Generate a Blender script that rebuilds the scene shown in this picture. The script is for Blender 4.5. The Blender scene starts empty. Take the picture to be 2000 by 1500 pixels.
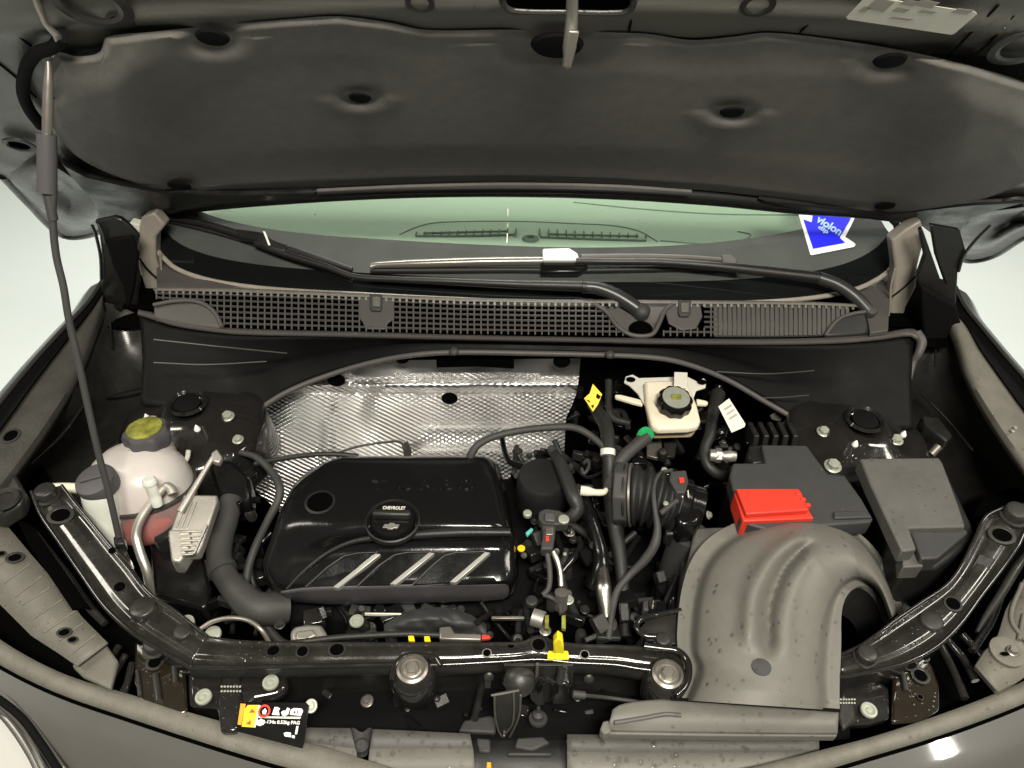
import bpy, bmesh, math, random
from math import sin, cos, pi, radians, sqrt, exp, hypot
from mathutils import Vector, Matrix, noise
from mathutils.bvhtree import BVHTree
rnd = random.Random(7)
S = bpy.context.scene
C = S.collection
V = Vector
# ------------------------------------------------------------------ camera
F, PITCH, ROLL = 1510.0, 42.0, 1.3
CAM = V((0, 0, .96))
R3 = Matrix.Rotation(radians(90-PITCH), 3, 'X') @ Matrix.Rotation(radians(ROLL), 3, 'Z')
cd = bpy.data.cameras.new('camera'); cam = bpy.data.objects.new('camera', cd); C.objects.link(cam)
cam.matrix_world = Matrix.Translation(CAM) @ R3.to_4x4()
cd.sensor_width = 36; cd.lens = 36*F/2000; cd.clip_start = .02; cd.clip_end = 200
S.camera = cam
# ------------------------------------------------------------------ light (indoor hall, warm ceiling lamps)
S.view_settings.view_transform = 'Standard'; S.view_settings.look = 'None'
S.view_settings.exposure = 0; S.view_settings.gamma = 1
S.render.engine = 'CYCLES'
S.cycles.max_bounces = 8; S.cycles.transparent_max_bounces = 16
S.cycles.sample_clamp_indirect = 6
S.cycles.use_denoising = True
w = bpy.data.worlds.new('World'); S.world = w; w.use_nodes = True
bg = w.node_tree.nodes['Background']; bg.inputs[0].default_value = (1, .965, .88, 1); bg.inputs[1].default_value = .145
def lamp(name, loc, target, sx, sy, power, col=(1, .94, .82)):
    l = bpy.data.lights.new(name, 'AREA'); l.shape = 'RECTANGLE'; l.size = sx; l.size_y = sy; l.energy = power; l.color = col
    o = bpy.data.objects.new(name, l); C.objects.link(o); o.location = loc
    o.rotation_euler = (V(target)-V(loc)).to_track_quat('-Z', 'Y').to_euler()
    return o
lamp('ceiling_lamp', (.25, -.75, 2.5), (0, .6, 0), .9, .3, 125)
lamp('ceiling_lamp', (-2.3, .8, 2.4), (-.4, .9, 0), .4, 1.6, 38)
lamp('ceiling_lamp', (2.3, .9, 2.4), (.4, .9, 0), .4, 1.6, 42)
lamp('ceiling_lamp', (0, 3.0, 2.4), (0, 1.6, .1), 2.4, .5, 150, (1, .97, .9))  # added lamp over the cabin, out of view, to brighten the dashboard
# ------------------------------------------------------------------ unprojection of photograph pixels (2000x1500) onto real planes
def ray(px, py): return R3 @ V(((px-1000)/F, -(py-750)/F, -1.0))
def U(px, py, z=None, y=None, d=None):
    r = ray(px, py)
    if z is not None: k = (z-CAM.z)/r.z
    elif y is not None: k = (y-CAM.y)/r.y
    else: k = d
    return CAM + r*k
def plane(o, n):
    o = V(o); n = V(n).normalized()
    def f(px, py, off=0.0):
        r = ray(px, py); return CAM + r*(((o+n*off-CAM).dot(n))/r.dot(n))
    f.n = n; f.o = o
    return f
def project(p):
    q = R3.transposed() @ (p-CAM); return (1000+F*q.x/-q.z, 750-F*q.y/-q.z)
# ------------------------------------------------------------------ splines
def cr(pts, n, closed=False):
    P = [V(p) for p in pts]
    if closed: P = P+[P[0]]
    T = [0.0]
    for a, b in zip(P, P[1:]): T.append(T[-1]+max((b-a).length, 1e-6))
    m = len(P); tg = []
    for i in range(m):
        if closed: a, b = (P[i-1] if i else P[-2]), (P[i+1] if i < m-1 else P[1]); ta = T[i]-T[i-1] if i else T[-1]-T[-2]; tb = T[i+1]-T[i] if i < m-1 else T[1]
        else:
            a, b = P[max(i-1, 0)], P[min(i+1, m-1)]; ta = T[i]-T[max(i-1, 0)]; tb = T[min(i+1, m-1)]-T[i]
        tg.append((b-a)/(ta+tb))
    out = []; k = 0
    N = n if closed else n-1
    for i in range(n):
        t = T[-1]*i/max(N, 1)
        while k < m-2 and t > T[k+1]: k += 1
        h = T[k+1]-T[k]; u = min(max((t-T[k])/h, 0), 1)
        out.append(P[k]*(2*u**3-3*u*u+1)+tg[k]*h*(u**3-2*u*u+u)+P[k+1]*(-2*u**3+3*u*u)+tg[k+1]*h*(u**3-u*u))
    return out
def lin(pts, n):
    P = [V(p) for p in pts]; T = [0.0]
    for a, b in zip(P, P[1:]): T.append(T[-1]+max((b-a).length, 1e-6))
    out = []; k = 0
    for i in range(n):
        t = T[-1]*i/(n-1)
        while k < len(P)-2 and t > T[k+1]: k += 1
        out.append(P[k].lerp(P[k+1], (t-T[k])/(T[k+1]-T[k])))
    return out
def ss(a, b, x):
    u = min(max((x-a)/(b-a), 0), 1); return u*u*(3-2*u)
def lut(tab, x):
    if x <= tab[0][0]: return tab[0][1]
    for (a, va), (b, vb) in zip(tab, tab[1:]):
        if x <= b: return va+(vb-va)*(x-a)/(b-a)
    return tab[-1][1]
# ------------------------------------------------------------------ objects
W = {}
def link(o, parent, M):
    C.objects.link(o)
    if parent is not None:
        o.parent = parent; o.matrix_parent_inverse = W[parent.name].inverted()
    o.matrix_basis = M; W[o.name] = M.copy()
    return o
def thing(name, label, cat, loc=(0, 0, 0), group=None):
    o = bpy.data.objects.new(name, None); o.empty_display_size = .05
    link(o, None, Matrix.Translation(V(loc)))
    o['label'] = label; o['category'] = cat
    if group: o['group'] = group
    return o
def tag(o, label, cat=None, group=None, kind=None):
    o['label'] = label
    if cat: o['category'] = cat
    if group: o['group'] = group
    if kind: o['kind'] = kind
    return o
I4 = Matrix.Identity(4)
def finish(me, smooth=40):
    bm = bmesh.new(); bm.from_mesh(me); bmesh.ops.recalc_face_normals(bm, faces=bm.faces); bm.to_mesh(me); bm.free()
    if smooth:
        me.polygons.foreach_set('use_smooth', [True]*len(me.polygons)); me.set_sharp_from_angle(angle=radians(smooth))
    me.update()
def mk(name, vs, fs, mat, parent=None, M=I4, smooth=40, bevel=0, seg=2, solid=0, off=-1, recalc=True, sub=0):
    me = bpy.data.meshes.new(name); me.from_pydata([tuple(v) for v in vs], [], fs); me.update()
    if recalc: finish(me, smooth)
    elif smooth: me.polygons.foreach_set('use_smooth', [True]*len(me.polygons))
    if solid or recalc:      # open sheets: turn the outer side towards the viewer so that thickness grows inwards
        ed = {}
        for p in me.polygons:
            for k in p.edge_keys: ed[k] = ed.get(k, 0)+1
        if any(v == 1 for v in ed.values()):
            a = 0.0
            for p in me.polygons: a += p.normal.dot(CAM-(M @ p.center))*p.area
            if a < 0: me.flip_normals()
    me.materials.append(mat)
    o = bpy.data.objects.new(name, me); link(o, parent, M)
    if solid:
        s = o.modifiers.new('solid', 'SOLIDIFY'); s.thickness = solid; s.offset = off
    if sub:
        s = o.modifiers.new('sub', 'SUBSURF'); s.levels = s.render_levels = sub
    if bevel:
        b = o.modifiers.new('bevel', 'BEVEL'); b.width = bevel; b.segments = seg; b.limit_method = 'ANGLE'; b.angle_limit = radians(35); b.harden_normals = False
    return o
class MB:
    def __init__(s): s.v = []; s.f = []
    def add(s, vs, fs):
        k = len(s.v); s.v += [V(v) for v in vs]; s.f += [tuple(i+k for i in f) for f in fs]
    def box(s, c, sx, sy, sz, M=None):
        vs = []
        for z in (-.5, .5):
            for y in (-.5, .5):
                for x in (-.5, .5):
                    p = V((x*sx, y*sy, z*sz))
                    if M is not None: p = M @ p
                    vs.append(p+V(c))
        s.add(vs, [(0, 1, 3, 2), (4, 6, 7, 5), (0, 4, 5, 1), (2, 3, 7, 6), (0, 2, 6, 4), (1, 5, 7, 3)])
    def bar(s, a, b, w, h, up=V((0, 0, 1))):
        a, b = V(a), V(b); d = (b-a).normalized(); sd = d.cross(up).normalized()*w/2; u2 = sd.cross(d).normalized()*h/2
        vs = [a-sd-u2, a+sd-u2, a+sd+u2, a-sd+u2, b-sd-u2, b+sd-u2, b+sd+u2, b-sd+u2]
        s.add(vs, [(0, 1, 2, 3), (7, 6, 5, 4), (0, 4, 5, 1), (1, 5, 6, 2), (2, 6, 7, 3), (3, 7, 4, 0)])
    def tube(s, pts, r, n=10, cap=True):
        P = [V(p) for p in pts]; m = len(P); rr = r if isinstance(r, (list, tuple)) else [r]*m
        t = (P[1]-P[0]).normalized(); a = t.orthogonal().normalized(); vs = []
        for i in range(m):
            t2 = ((P[min(i+1, m-1)]-P[max(i-1, 0)])).normalized()
            a = (a-t2*a.dot(t2)).normalized(); b = t2.cross(a)
            for k in range(n):
                q = 2*pi*k/n; vs.append(P[i]+(a*cos(q)+b*sin(q))*rr[i])
        fs = [(i*n+k, i*n+(k+1) % n, (i+1)*n+(k+1) % n, (i+1)*n+k) for i in range(m-1) for k in range(n)]
        if cap: fs += [tuple(range(n))[::-1], tuple(range((m-1)*n, m*n))]
        s.add(vs, fs)
    def lathe(s, prof, n=24, M=None, lobes=0, amp=0, sx=1, sy=1, cap=True):
        vs = []
        for (r, h) in prof:
            for k in range(n):
                q = 2*pi*k/n; rr = r*(1+amp*cos(lobes*q)) if r > 0 else 0
                p = V((rr*cos(q)*sx, rr*sin(q)*sy, h)); vs.append(M @ p if M is not None else p)
        m = len(prof)
        fs = [(i*n+k, i*n+(k+1) % n, (i+1)*n+(k+1) % n, (i+1)*n+k) for i in range(m-1) for k in range(n)]
        if cap: fs += [tuple(range(n))[::-1], tuple(range((m-1)*n, m*n))]
        s.add(vs, fs)
    def grid(s, f, nu, nv, closeu=False):
        vs = [f(i/(nu-1), j/(nv-1)) for i in range(nu) for j in range(nv)]
        s.add(vs, [(i*nv+j, i*nv+j+1, (i+1)*nv+j+1, (i+1)*nv+j) for i in range(nu-1) for j in range(nv-1)])
    def prism(s, top, dv):
        top = [V(p) for p in top]; n = len(top); dv = V(dv)
        s.add(top+[p+dv for p in top], [tuple(range(n)), tuple(range(n, 2*n))[::-1]]+[(i, (i+1) % n, n+(i+1) % n, n+i) for i in range(n)])
    def out(s, name, mat, parent=None, **k): return mk(name, s.v, s.f, mat, parent, **k)
def slab(name, top, dv, mat, parent=None, bevel=.0015, **k):
    m = MB(); m.prism(top, dv); return m.out(name, mat, parent, bevel=bevel, **k)
def zs(pts, z): return [U(x, y, z=z) for x, y in pts]
def zd(pts): return [U(x, y, z=z) for x, y, z in pts]
def ys(pts, y): return [U(a, b, y=y) for a, b in pts]
def tube(name, pts, r, mat, parent=None, n=12, seg=None, lins=False, **k):
    P = (lin if lins else cr)(pts, seg or max(8, len(pts)*6))
    m = MB()
    if isinstance(r, (list, tuple)): r = [lut([(i/(len(r)-1), x) for i, x in enumerate(r)], i/(len(P)-1)) for i in range(len(P))]
    m.tube(P, r, n); return m.out(name, mat, parent, **k)
def surf(name, f, nu, nv, mat, parent=None, **k):
    m = MB(); m.grid(f, nu, nv); return m.out(name, mat, parent, **k)
def strip(name, L, Rr, zf, mat, parent=None, ns=40, nt=10, smooth_sp=True, **k):
    """surface between two pixel polylines, height given by zf(s,t)"""
    sp = cr if smooth_sp else lin
    A = sp([V((x, y, 0)) for x, y in L], ns); B = sp([V((x, y, 0)) for x, y in Rr], ns)
    m = MB(); vs = []
    for i in range(ns):
        for j in range(nt):
            t = j/(nt-1); p = A[i].lerp(B[i], t); vs.append(U(p.x, p.y, z=zf(i/(ns-1), t)))
    m.add(vs, [(i*nt+j, i*nt+j+1, (i+1)*nt+j+1, (i+1)*nt+j) for i in range(ns-1) for j in range(nt-1)])
    return m.out(name, mat, parent, **k)
def strip3(name, rows, mat, parent=None, ns=40, sp=cr, sub=1, **k):
    """surface through world-space polylines; each row resampled"""
    Rs = [sp(r, ns) for r in rows]; nt = len(Rs); m = MB(); nn = (nt-1)*sub+1; vs = []
    for i in range(ns):
        col = [r[i] for r in Rs]
        if sub > 1: col = cr(col, nn)
        vs += col
    m.add(vs, [(i*nn+j, i*nn+j+1, (i+1)*nn+j+1, (i+1)*nn+j) for i in range(ns-1) for j in range(nn-1)])
    return m.out(name, mat, parent, **k)
def frame(loc, n, xdir=(1, 0, 0)):
    n = V(n).normalized(); x = V(xdir); x = (x-n*x.dot(n)).normalized(); y = n.cross(x)
    return Matrix(((x.x, y.x, n.x, loc[0]), (x.y, y.y, n.y, loc[1]), (x.z, y.z, n.z, loc[2]), (0, 0, 0, 1)))
def inst(o_mesh, name, mat, parent, M):
    o = bpy.data.objects.new(name, o_mesh); return link(o, parent, M)
def lathe(name, loc, prof, mat, parent=None, n=24, axis=(0, 0, 1), xdir=(1, 0, 0), **k):
    kk = {a: k.pop(a) for a in ('lobes', 'amp', 'sx', 'sy', 'cap') if a in k}
    m = MB(); m.lathe(prof, n, **kk); return m.out(name, mat, parent, M=frame(loc, axis, xdir), **k)
def text(name, s, h, loc, n, xdir, mat, parent=None, ext=.0004, width=None, bold=0):
    cu = bpy.data.curves.new(name, 'FONT'); cu.body = s; cu.size = 1; cu.align_x = 'CENTER'; cu.align_y = 'CENTER'; cu.offset = bold
    to = bpy.data.objects.new(name, cu); cu.extrude = 0.02
    me = bpy.data.meshes.new_from_object(to); bpy.data.objects.remove(to); bpy.data.curves.remove(cu)
    xs = [v.co.x for v in me.vertices]; yy = [v.co.y for v in me.vertices]
    sw = (max(xs)-min(xs)); sh = (max(yy)-min(yy)); kx = (width/sw if width else h/sh); ky = h/sh
    cx = (max(xs)+min(xs))/2; cy = (max(yy)+min(yy))/2
    for v in me.vertices: v.co = ((v.co.x-cx)*kx, (v.co.y-cy)*ky, (v.co.z/.02)*ext)
    me.materials.clear(); me.materials.append(mat)
    o = bpy.data.objects.new(name, me); return link(o, parent, frame(loc, n, xdir))
# ------------------------------------------------------------------ materials
def material(name, col, rough=.5, metal=0, coat=0, bump=0, bscale=400, mott=0, mscale=12, rvar=0, spec=.5, trans=0, ior=1.45, sss=0, sheen=0, alpha=None, emboss=None, coat_rough=.05, wet=0):
    m = bpy.data.materials.new(name); m.use_nodes = True; nt = m.node_tree; N = nt.nodes; L = nt.links
    b = N['Principled BSDF']; b.inputs['Base Color'].default_value = (*col, 1); b.inputs['Roughness'].default_value = rough
    b.inputs['Metallic'].default_value = metal; b.inputs['Coat Weight'].default_value = coat; b.inputs['Coat Roughness'].default_value = coat_rough
    b.inputs['Specular IOR Level'].default_value = spec; b.inputs['Transmission Weight'].default_value = trans; b.inputs['IOR'].default_value = ior
    b.inputs['Sheen Weight'].default_value = sheen
    if sss: b.inputs['Subsurface Weight'].default_value = sss; b.inputs['Subsurface Radius'].default_value = (.02, .015, .01)
    g = N.new('ShaderNodeNewGeometry')
    pos = g.outputs['Position']
    if mott or rvar or wet:
        n1 = N.new('ShaderNodeTexNoise'); n1.inputs['Scale'].default_value = mscale; n1.inputs['Detail'].default_value = 6; n1.inputs['Roughness'].default_value = .65
        L.new(pos, n1.inputs['Vector'])
    if mott:
        mp = N.new('ShaderNodeMapRange'); mp.inputs[1].default_value = .3; mp.inputs[2].default_value = .7; mp.inputs[3].default_value = 1-mott; mp.inputs[4].default_value = 1+mott
        L.new(n1.outputs[0], mp.inputs[0])
        mx = N.new('ShaderNodeMix'); mx.data_type = 'RGBA'; mx.blend_type = 'MULTIPLY'; mx.inputs[0].default_value = 1; mx.inputs[6].default_value = (*col, 1)
        L.new(mp.outputs[0], mx.inputs[7]); L.new(mx.outputs[2], b.inputs['Base Color'])
    if rvar:
        mr = N.new('ShaderNodeMapRange'); mr.inputs[1].default_value = .35; mr.inputs[2].default_value = .65; mr.inputs[3].default_value = max(rough-rvar, .02); mr.inputs[4].default_value = rough+rvar
        L.new(n1.outputs[0], mr.inputs[0]); L.new(mr.outputs[0], b.inputs['Roughness'])
    prev = None
    if wet:      # wet film and small beads of rain: fine relief
        vo = N.new('ShaderNodeTexVoronoi'); vo.inputs['Scale'].default_value = 130; L.new(pos, vo.inputs['Vector'])
        n2 = N.new('ShaderNodeTexNoise'); n2.inputs['Scale'].default_value = 18; L.new(pos, n2.inputs['Vector'])
        ma = N.new('ShaderNodeMath'); ma.operation = 'MULTIPLY_ADD'; ma.inputs[1].default_value = .9; ma.inputs[2].default_value = -.28; L.new(n2.outputs[0], ma.inputs[0])
        mr2 = N.new('ShaderNodeMath'); mr2.operation = 'SUBTRACT'; L.new(ma.outputs[0], mr2.inputs[0]); L.new(vo.outputs['Distance'], mr2.inputs[1])
        mr3 = N.new('ShaderNodeMath'); mr3.operation = 'MAXIMUM'; mr3.inputs[1].default_value = 0; L.new(mr2.outputs[0], mr3.inputs[0])
        bp = N.new('ShaderNodeBump'); bp.inputs['Strength'].default_value = wet; bp.inputs['Distance'].default_value = .004
        L.new(mr3.outputs[0], bp.inputs['Height']); prev = bp
    if bump:
        nb = N.new('ShaderNodeTexNoise'); nb.inputs['Scale'].default_value = bscale; nb.inputs['Detail'].default_value = 3; L.new(pos, nb.inputs['Vector'])
        bp = N.new('ShaderNodeBump'); bp.inputs['Strength'].default_value = bump; bp.inputs['Distance'].default_value = .001
        L.new(nb.outputs[0], bp.inputs['Height'])
        if prev: L.new(prev.outputs[0], bp.inputs['Normal'])
        prev = bp
    if prev: L.new(prev.outputs[0], b.inputs['Normal'])
    if alpha is not None: b.inputs['Alpha'].default_value = alpha
    return m
M_ = {}
def mdef(k, *a, **kw): M_[k] = material(k, *a, **kw)
mdef('white_floor', (.60, .655, .64), .5, mott=.03, mscale=1)
mdef('liner_felt', (.122, .115, .105), .85, bump=.7, bscale=700, mott=.13, mscale=45, sheen=.15)
mdef('hood_paint', (.085, .082, .072), .38, mott=.12, mscale=9, rvar=.1, wet=.25)
mdef('hood_edge', (.035, .034, .032), .3, rvar=.1, wet=.3)
mdef('rubber', (.055, .053, .048), .6, bump=.3, bscale=600, mott=.15)
mdef('black_rubber', (.012, .012, .012), .55, bump=.3, bscale=500)
mdef('void', (.002, .002, .002), .95, spec=0)  # near-black colour standing in for shade in holes and the deep bay
mdef('gap', (.005, .005, .005), .8, spec=.1)
mdef('rail_grey', (.13, .122, .11), .45, mott=.2, mscale=60)
mdef('chassis_black', (.014, .013, .012), .16, coat=.8, mott=.25, mscale=20, rvar=.1, wet=.5, bump=.15, bscale=120)
mdef('beam_paint', (.019, .018, .016), .22, coat=.7, mott=.35, mscale=22, rvar=.12, wet=.9, bump=.2, bscale=120)
mdef('skirt_grey', (.065, .063, .067), .4, mott=.1)
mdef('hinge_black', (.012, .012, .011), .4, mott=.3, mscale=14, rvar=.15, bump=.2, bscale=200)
mdef('chassis_dull', (.022, .021, .019), .42, mott=.3, mscale=14, rvar=.15, bump=.2, bscale=200)
mdef('dark_plastic', (.013, .013, .0125), .42, bump=.35, bscale=900, mott=.15, rvar=.08)
mdef('wall_plastic', (.0055, .0055, .0055), .6, spec=.15, bump=.15, bscale=500, mott=.12, rvar=.08)
mdef('gloss_plastic', (.006, .006, .006), .16, bump=.12, bscale=300, rvar=.07)
mdef('grey_plastic', (.142, .137, .121), .5, bump=.4, bscale=1100, mott=.07, mscale=18, rvar=.08)
mdef('box_plastic', (.092, .089, .082), .5, bump=.6, bscale=1000, mott=.1, mscale=25, rvar=.1)
mdef('battery_plastic', (.038, .038, .038), .5, bump=.5, bscale=1000, mott=.1, mscale=25)
mdef('cowl_plastic', (.075, .07, .066), .5, bump=.4, bscale=900, mott=.08)
mdef('seal_rubber', (.15, .142, .12), .6, bump=.8, bscale=500, mott=.18, mscale=35)
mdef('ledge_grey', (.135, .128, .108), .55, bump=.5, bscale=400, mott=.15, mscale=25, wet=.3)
mdef('beige_trim', (.30, .272, .232), .4, mott=.1, mscale=25, rvar=.1)
mdef('car_paint', (.075, .073, .066), .3, coat=1, coat_rough=.05, mott=.04)
mdef('fender_paint', (.03, .03, .028), .3, coat=1, coat_rough=.08)
mdef('silver', (.55, .53, .48), .3, metal=1, bump=.1, bscale=300, rvar=.08)
mdef('aluminium', (.44, .42, .38), .42, metal=.75, bump=.25, bscale=350, mott=.12, mscale=40)
mdef('steel_dull', (.30, .28, .25), .4, metal=.8, rvar=.1)
mdef('zinc', (.40, .42, .35), .42, metal=.45, mott=.1, mscale=60)
mdef('rib_grey', (.34, .34, .31), .38, metal=.5)  # paler satin grey than the black engine cover
mdef('white_plastic', (.64, .66, .60), .4, sss=.3, mott=.04)
mdef('cream_plastic', (.80, .73, .58), .35, sss=.4, mott=.03)
mdef('fluid_cream', (.66, .55, .37), .35, sss=.4)
mdef('label_white', (.66, .64, .56), .45, mott=.05, mscale=60)
mdef('label_ink', (.34, .32, .28), .5)
mdef('pure_white', (.9, .9, .88), .45)
mdef('red_plastic', (.62, .035, .018), .5, bump=.15, bscale=600)
mdef('red_print', (.75, .04, .02), .5)
mdef('yellow_plastic', (.95, .78, .03), .4, sss=.2)
mdef('yellow_print', (.95, .60, .01), .5)
mdef('cap_yellow', (.20, .20, .035), .5, mott=.7, mscale=45)
mdef('blue_print', (.012, .015, .85), .4)
mdef('pale_blue', (.45, .68, .95), .4)
mdef('green_plastic', (.02, .42, .12), .4)
mdef('teal_plastic', (.1, .45, .4), .4)
mdef('cap_dark', (.07, .066, .07), .5, bump=.2, bscale=500)
mdef('hose_grey', (.040, .039, .038), .6, bump=.4, bscale=300, mott=.12)
mdef('hose_dark', (.017, .017, .016), .5, bump=.4, bscale=300, mott=.15)
mdef('dash', (.72, .72, .66), .6, bump=.3, bscale=400)
mdef('dash_dark', (.22, .24, .22), .6)
mdef('dash_line', (.3, .33, .3), .6)
mdef('grey_band', (.068, .074, .07), .12, mott=.2, mscale=5)
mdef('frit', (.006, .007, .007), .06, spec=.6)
mdef('coolant', (.50, .02, .015), .3, sss=.2)
mdef('lamp_chrome', (.36, .36, .34), .4, metal=.2)
mdef('ledge_shaded', (.045, .043, .038), .4, bump=.5, bscale=400, mott=.2, mscale=25, wet=.4)  # hood shadow on the left fender ledge put into the colour
mdef('pipe_metal', (.66, .63, .56), .36, metal=.8, rvar=.1)
mdef('amber', (.9, .35, .02), .4)
mdef('brown_film', (.016, .012, .007), .15, coat=.8, wet=.6, mott=.3)
def glassy(name, col, fres=1.45, rough=.01, base=.04):
    m = bpy.data.materials.new(name); m.use_nodes = True; N = m.node_tree.nodes; L = m.node_tree.links
    for n in list(N):
        if n.type != 'OUTPUT_MATERIAL': N.remove(n)
    o = [n for n in N if n.type == 'OUTPUT_MATERIAL'][0]
    t = N.new('ShaderNodeBsdfTransparent'); t.inputs[0].default_value = (*col, 1)
    g = N.new('ShaderNodeBsdfGlossy'); g.inputs['Roughness'].default_value = rough
    f = N.new('ShaderNodeFresnel'); f.inputs[0].default_value = fres
    x = N.new('ShaderNodeMixShader'); L.new(f.outputs[0], x.inputs[0]); L.new(t.outputs[0], x.inputs[1]); L.new(g.outputs[0], x.inputs[2]); L.new(x.outputs[0], o.inputs[0])
    return m
M_['glass_green'] = glassy('glass_green', (.76, .92, .83), 1.5)
M_['water'] = glassy('water', (.95, .95, .94), 1.33, .04)
def milky(name, col, tcol, k, rough=.3):
    m = bpy.data.materials.new(name); m.use_nodes = True; N = m.node_tree.nodes; L = m.node_tree.links
    b = N['Principled BSDF']; b.inputs['Base Color'].default_value = (*col, 1); b.inputs['Roughness'].default_value = rough
    b.inputs['Subsurface Weight'].default_value = .3; b.inputs['Subsurface Radius'].default_value = (.02, .012, .01)
    o = [n for n in N if n.type == 'OUTPUT_MATERIAL'][0]
    t = N.new('ShaderNodeBsdfTransparent'); t.inputs[0].default_value = (*tcol, 1)
    x = N.new('ShaderNodeMixShader'); x.inputs[0].default_value = k; L.new(b.outputs[0], x.inputs[1]); L.new(t.outputs[0], x.inputs[2]); L.new(x.outputs[0], o.inputs[0])
    return m
M_['tank_lower'] = milky('tank_lower', (.78, .52, .49), (1, .86, .84), .62)
M_['tank_shell'] = milky('tank_shell', (.70, .66, .63), (1, .94, .92), .24)
# embossed aluminium foil: crossed ripples in real relief of a millimetre, drawn as bump
def foil():
    m = bpy.data.materials.new('embossed_foil'); m.use_nodes = True; N = m.node_tree.nodes; L = m.node_tree.links
    b = N['Principled BSDF']; b.inputs['Metallic'].default_value = 1; b.inputs['Base Color'].default_value = (.90, .89, .88, 1); b.inputs["Roughness"].default_value = .33
    at = N.new('ShaderNodeAttribute'); at.attribute_name = 'uvw'
    sp = N.new('ShaderNodeSeparateXYZ'); L.new(at.outputs['Vector'], sp.inputs[0])
    n = N.new('ShaderNodeTexNoise'); n.inputs['Scale'].default_value = 7; n.inputs['Detail'].default_value = 2; L.new(at.outputs['Vector'], n.inputs['Vector'])
    def mth(op, a, b_=None, c=None):
        x = N.new('ShaderNodeMath'); x.operation = op
        for i, q in enumerate((a, b_, c)):
            if q is None: continue
            if hasattr(q, 'links'): L.new(q, x.inputs[i])
            else: x.inputs[i].default_value = q
        return x.outputs[0]
    X, Y, A = sp.outputs[0], sp.outputs[1], sp.outputs[2]
    Yd = mth('MULTIPLY_ADD', n.outputs[0], .010, Y)
    k = 2*pi/.0088
    s1 = mth('SINE', mth('MULTIPLY', mth('MULTIPLY_ADD', X, .55, Yd), k))
    s2 = mth('SINE', mth('MULTIPLY', mth('MULTIPLY_ADD', X, -.62, Yd), k))
    # the right half is a pebbled grid, the left half long ripples
    mixr = N.new('ShaderNodeMapRange'); L.new(X, mixr.inputs[0]); mixr.inputs[1].default_value = -.20; mixr.inputs[2].default_value = -.05; mixr.inputs[3].default_value = .3; mixr.inputs[4].default_value = 1
    h = mth('MULTIPLY', mth('ADD', s1, mth('MULTIPLY', s2, mixr.outputs[0])), A)
    bp = N.new('ShaderNodeBump'); bp.inputs['Strength'].default_value = 1; bp.inputs['Distance'].default_value = .0015; L.new(h, bp.inputs['Height'])
    nb = N.new('ShaderNodeTexNoise'); nb.inputs['Scale'].default_value = 60; L.new(at.outputs['Vector'], nb.inputs['Vector'])
    b2 = N.new('ShaderNodeBump'); b2.inputs['Strength'].default_value = .08; b2.inputs['Distance'].default_value = .003; L.new(nb.outputs[0], b2.inputs['Height']); L.new(bp.outputs[0], b2.inputs['Normal'])
    L.new(b2.outputs[0], b.inputs['Normal'])
    return m
M_['foil'] = foil()
# shared small meshes
def mesh_of(build, mat, smooth=35):
    m = MB(); build(m); me = bpy.data.meshes.new('shared'); me.from_pydata([tuple(v) for v in m.v], [], m.f); me.update(); finish(me, smooth); me.materials.append(mat); return me
def hexbolt(m, r=1.0):
    m.lathe([(1.35*r, 0), (1.4*r, .18*r), (1.2*r, .3*r)], 20)
    m.lathe([(r, .28*r), (r, .95*r), (.85*r, 1.08*r)], 6)
    m.lathe([(.55*r, 1.06*r), (.55*r, 1.15*r)], 12)
BOLT_Z = mesh_of(hexbolt, M_['zinc'], 30); BOLT_S = mesh_of(hexbolt, M_['steel_dull'], 30); BOLT_K = mesh_of(hexbolt, M_['chassis_dull'], 30)
def stud(m):
    m.lathe([(1, 0), (1, .72), (.95, .86), (.82, .93), (.3, .95), (0.01, .95)], 24)
STUD_K = mesh_of(stud, M_['chassis_dull'], 50); STUD_W = mesh_of(stud, M_['zinc'], 50)
def flat(m):
    m.lathe([(1, 0), (1, .22), (.93, .34), (.80, .36), (.62, .34), (.56, .24), (.40, .22), (.36, .30), (.01, .32)], 24)
FLAT_W = mesh_of(flat, M_['zinc'], 40)
def cone(m):
    m.lathe([(.9, 0), (1, .3), (.8, .9), (.3, 1.9), (.05, 2.2)], 14)
CONE_W = mesh_of(cone, M_['pure_white'], 50)
def ringm(m):
    m.lathe([(1, 0), (1, .25), (.75, .3), (.62, .12)], 24, cap=False)
RING_K = mesh_of(ringm, M_['chassis_dull'], 40); RING_Z = mesh_of(ringm, M_['aluminium'], 40)
DISC = mesh_of(lambda m: m.lathe([(1, 0), (1, .04)], 24), M_['void'], 30)
def put(me, name, loc, s, parent, n=(0, 0, 1), xdir=(1, 0, 0), sx=1, sy=1, sz=1):
    return inst(me, name, None, parent, frame(loc, n, xdir) @ Matrix.Diagonal((s*sx, s*sy, s*sz, 1)))
_bv = {}
def on(o, px, py):
    """point and normal where the sight line through this pixel meets an object's own surface"""
    if o.name not in _bv:
        mw = W[o.name]; _bv[o.name] = BVHTree.FromPolygons([mw @ v.co for v in o.data.vertices], [tuple(p.vertices) for p in o.data.polygons])
    h = _bv[o.name].ray_cast(CAM, ray(px, py))
    if h[0] is None: return None
    n = h[1] if h[1].dot(ray(px, py)) < 0 else -h[1]
    return h[0], n
def onhole(surf_, parent, px, py, r, rim=True, sq=1.0, rmesh=None):
    h = on(surf_, px, py)
    if not h: return
    p, n = h; s = r*(p-CAM).length/F
    put(DISC, 'hole', p+n*.0012, s, parent, n, sy=sq)
    if rim: put(rmesh or RING_K, 'hole_rim', p+n*.0002, s*1.3, parent, n, sy=sq, sz=.35)
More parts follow.
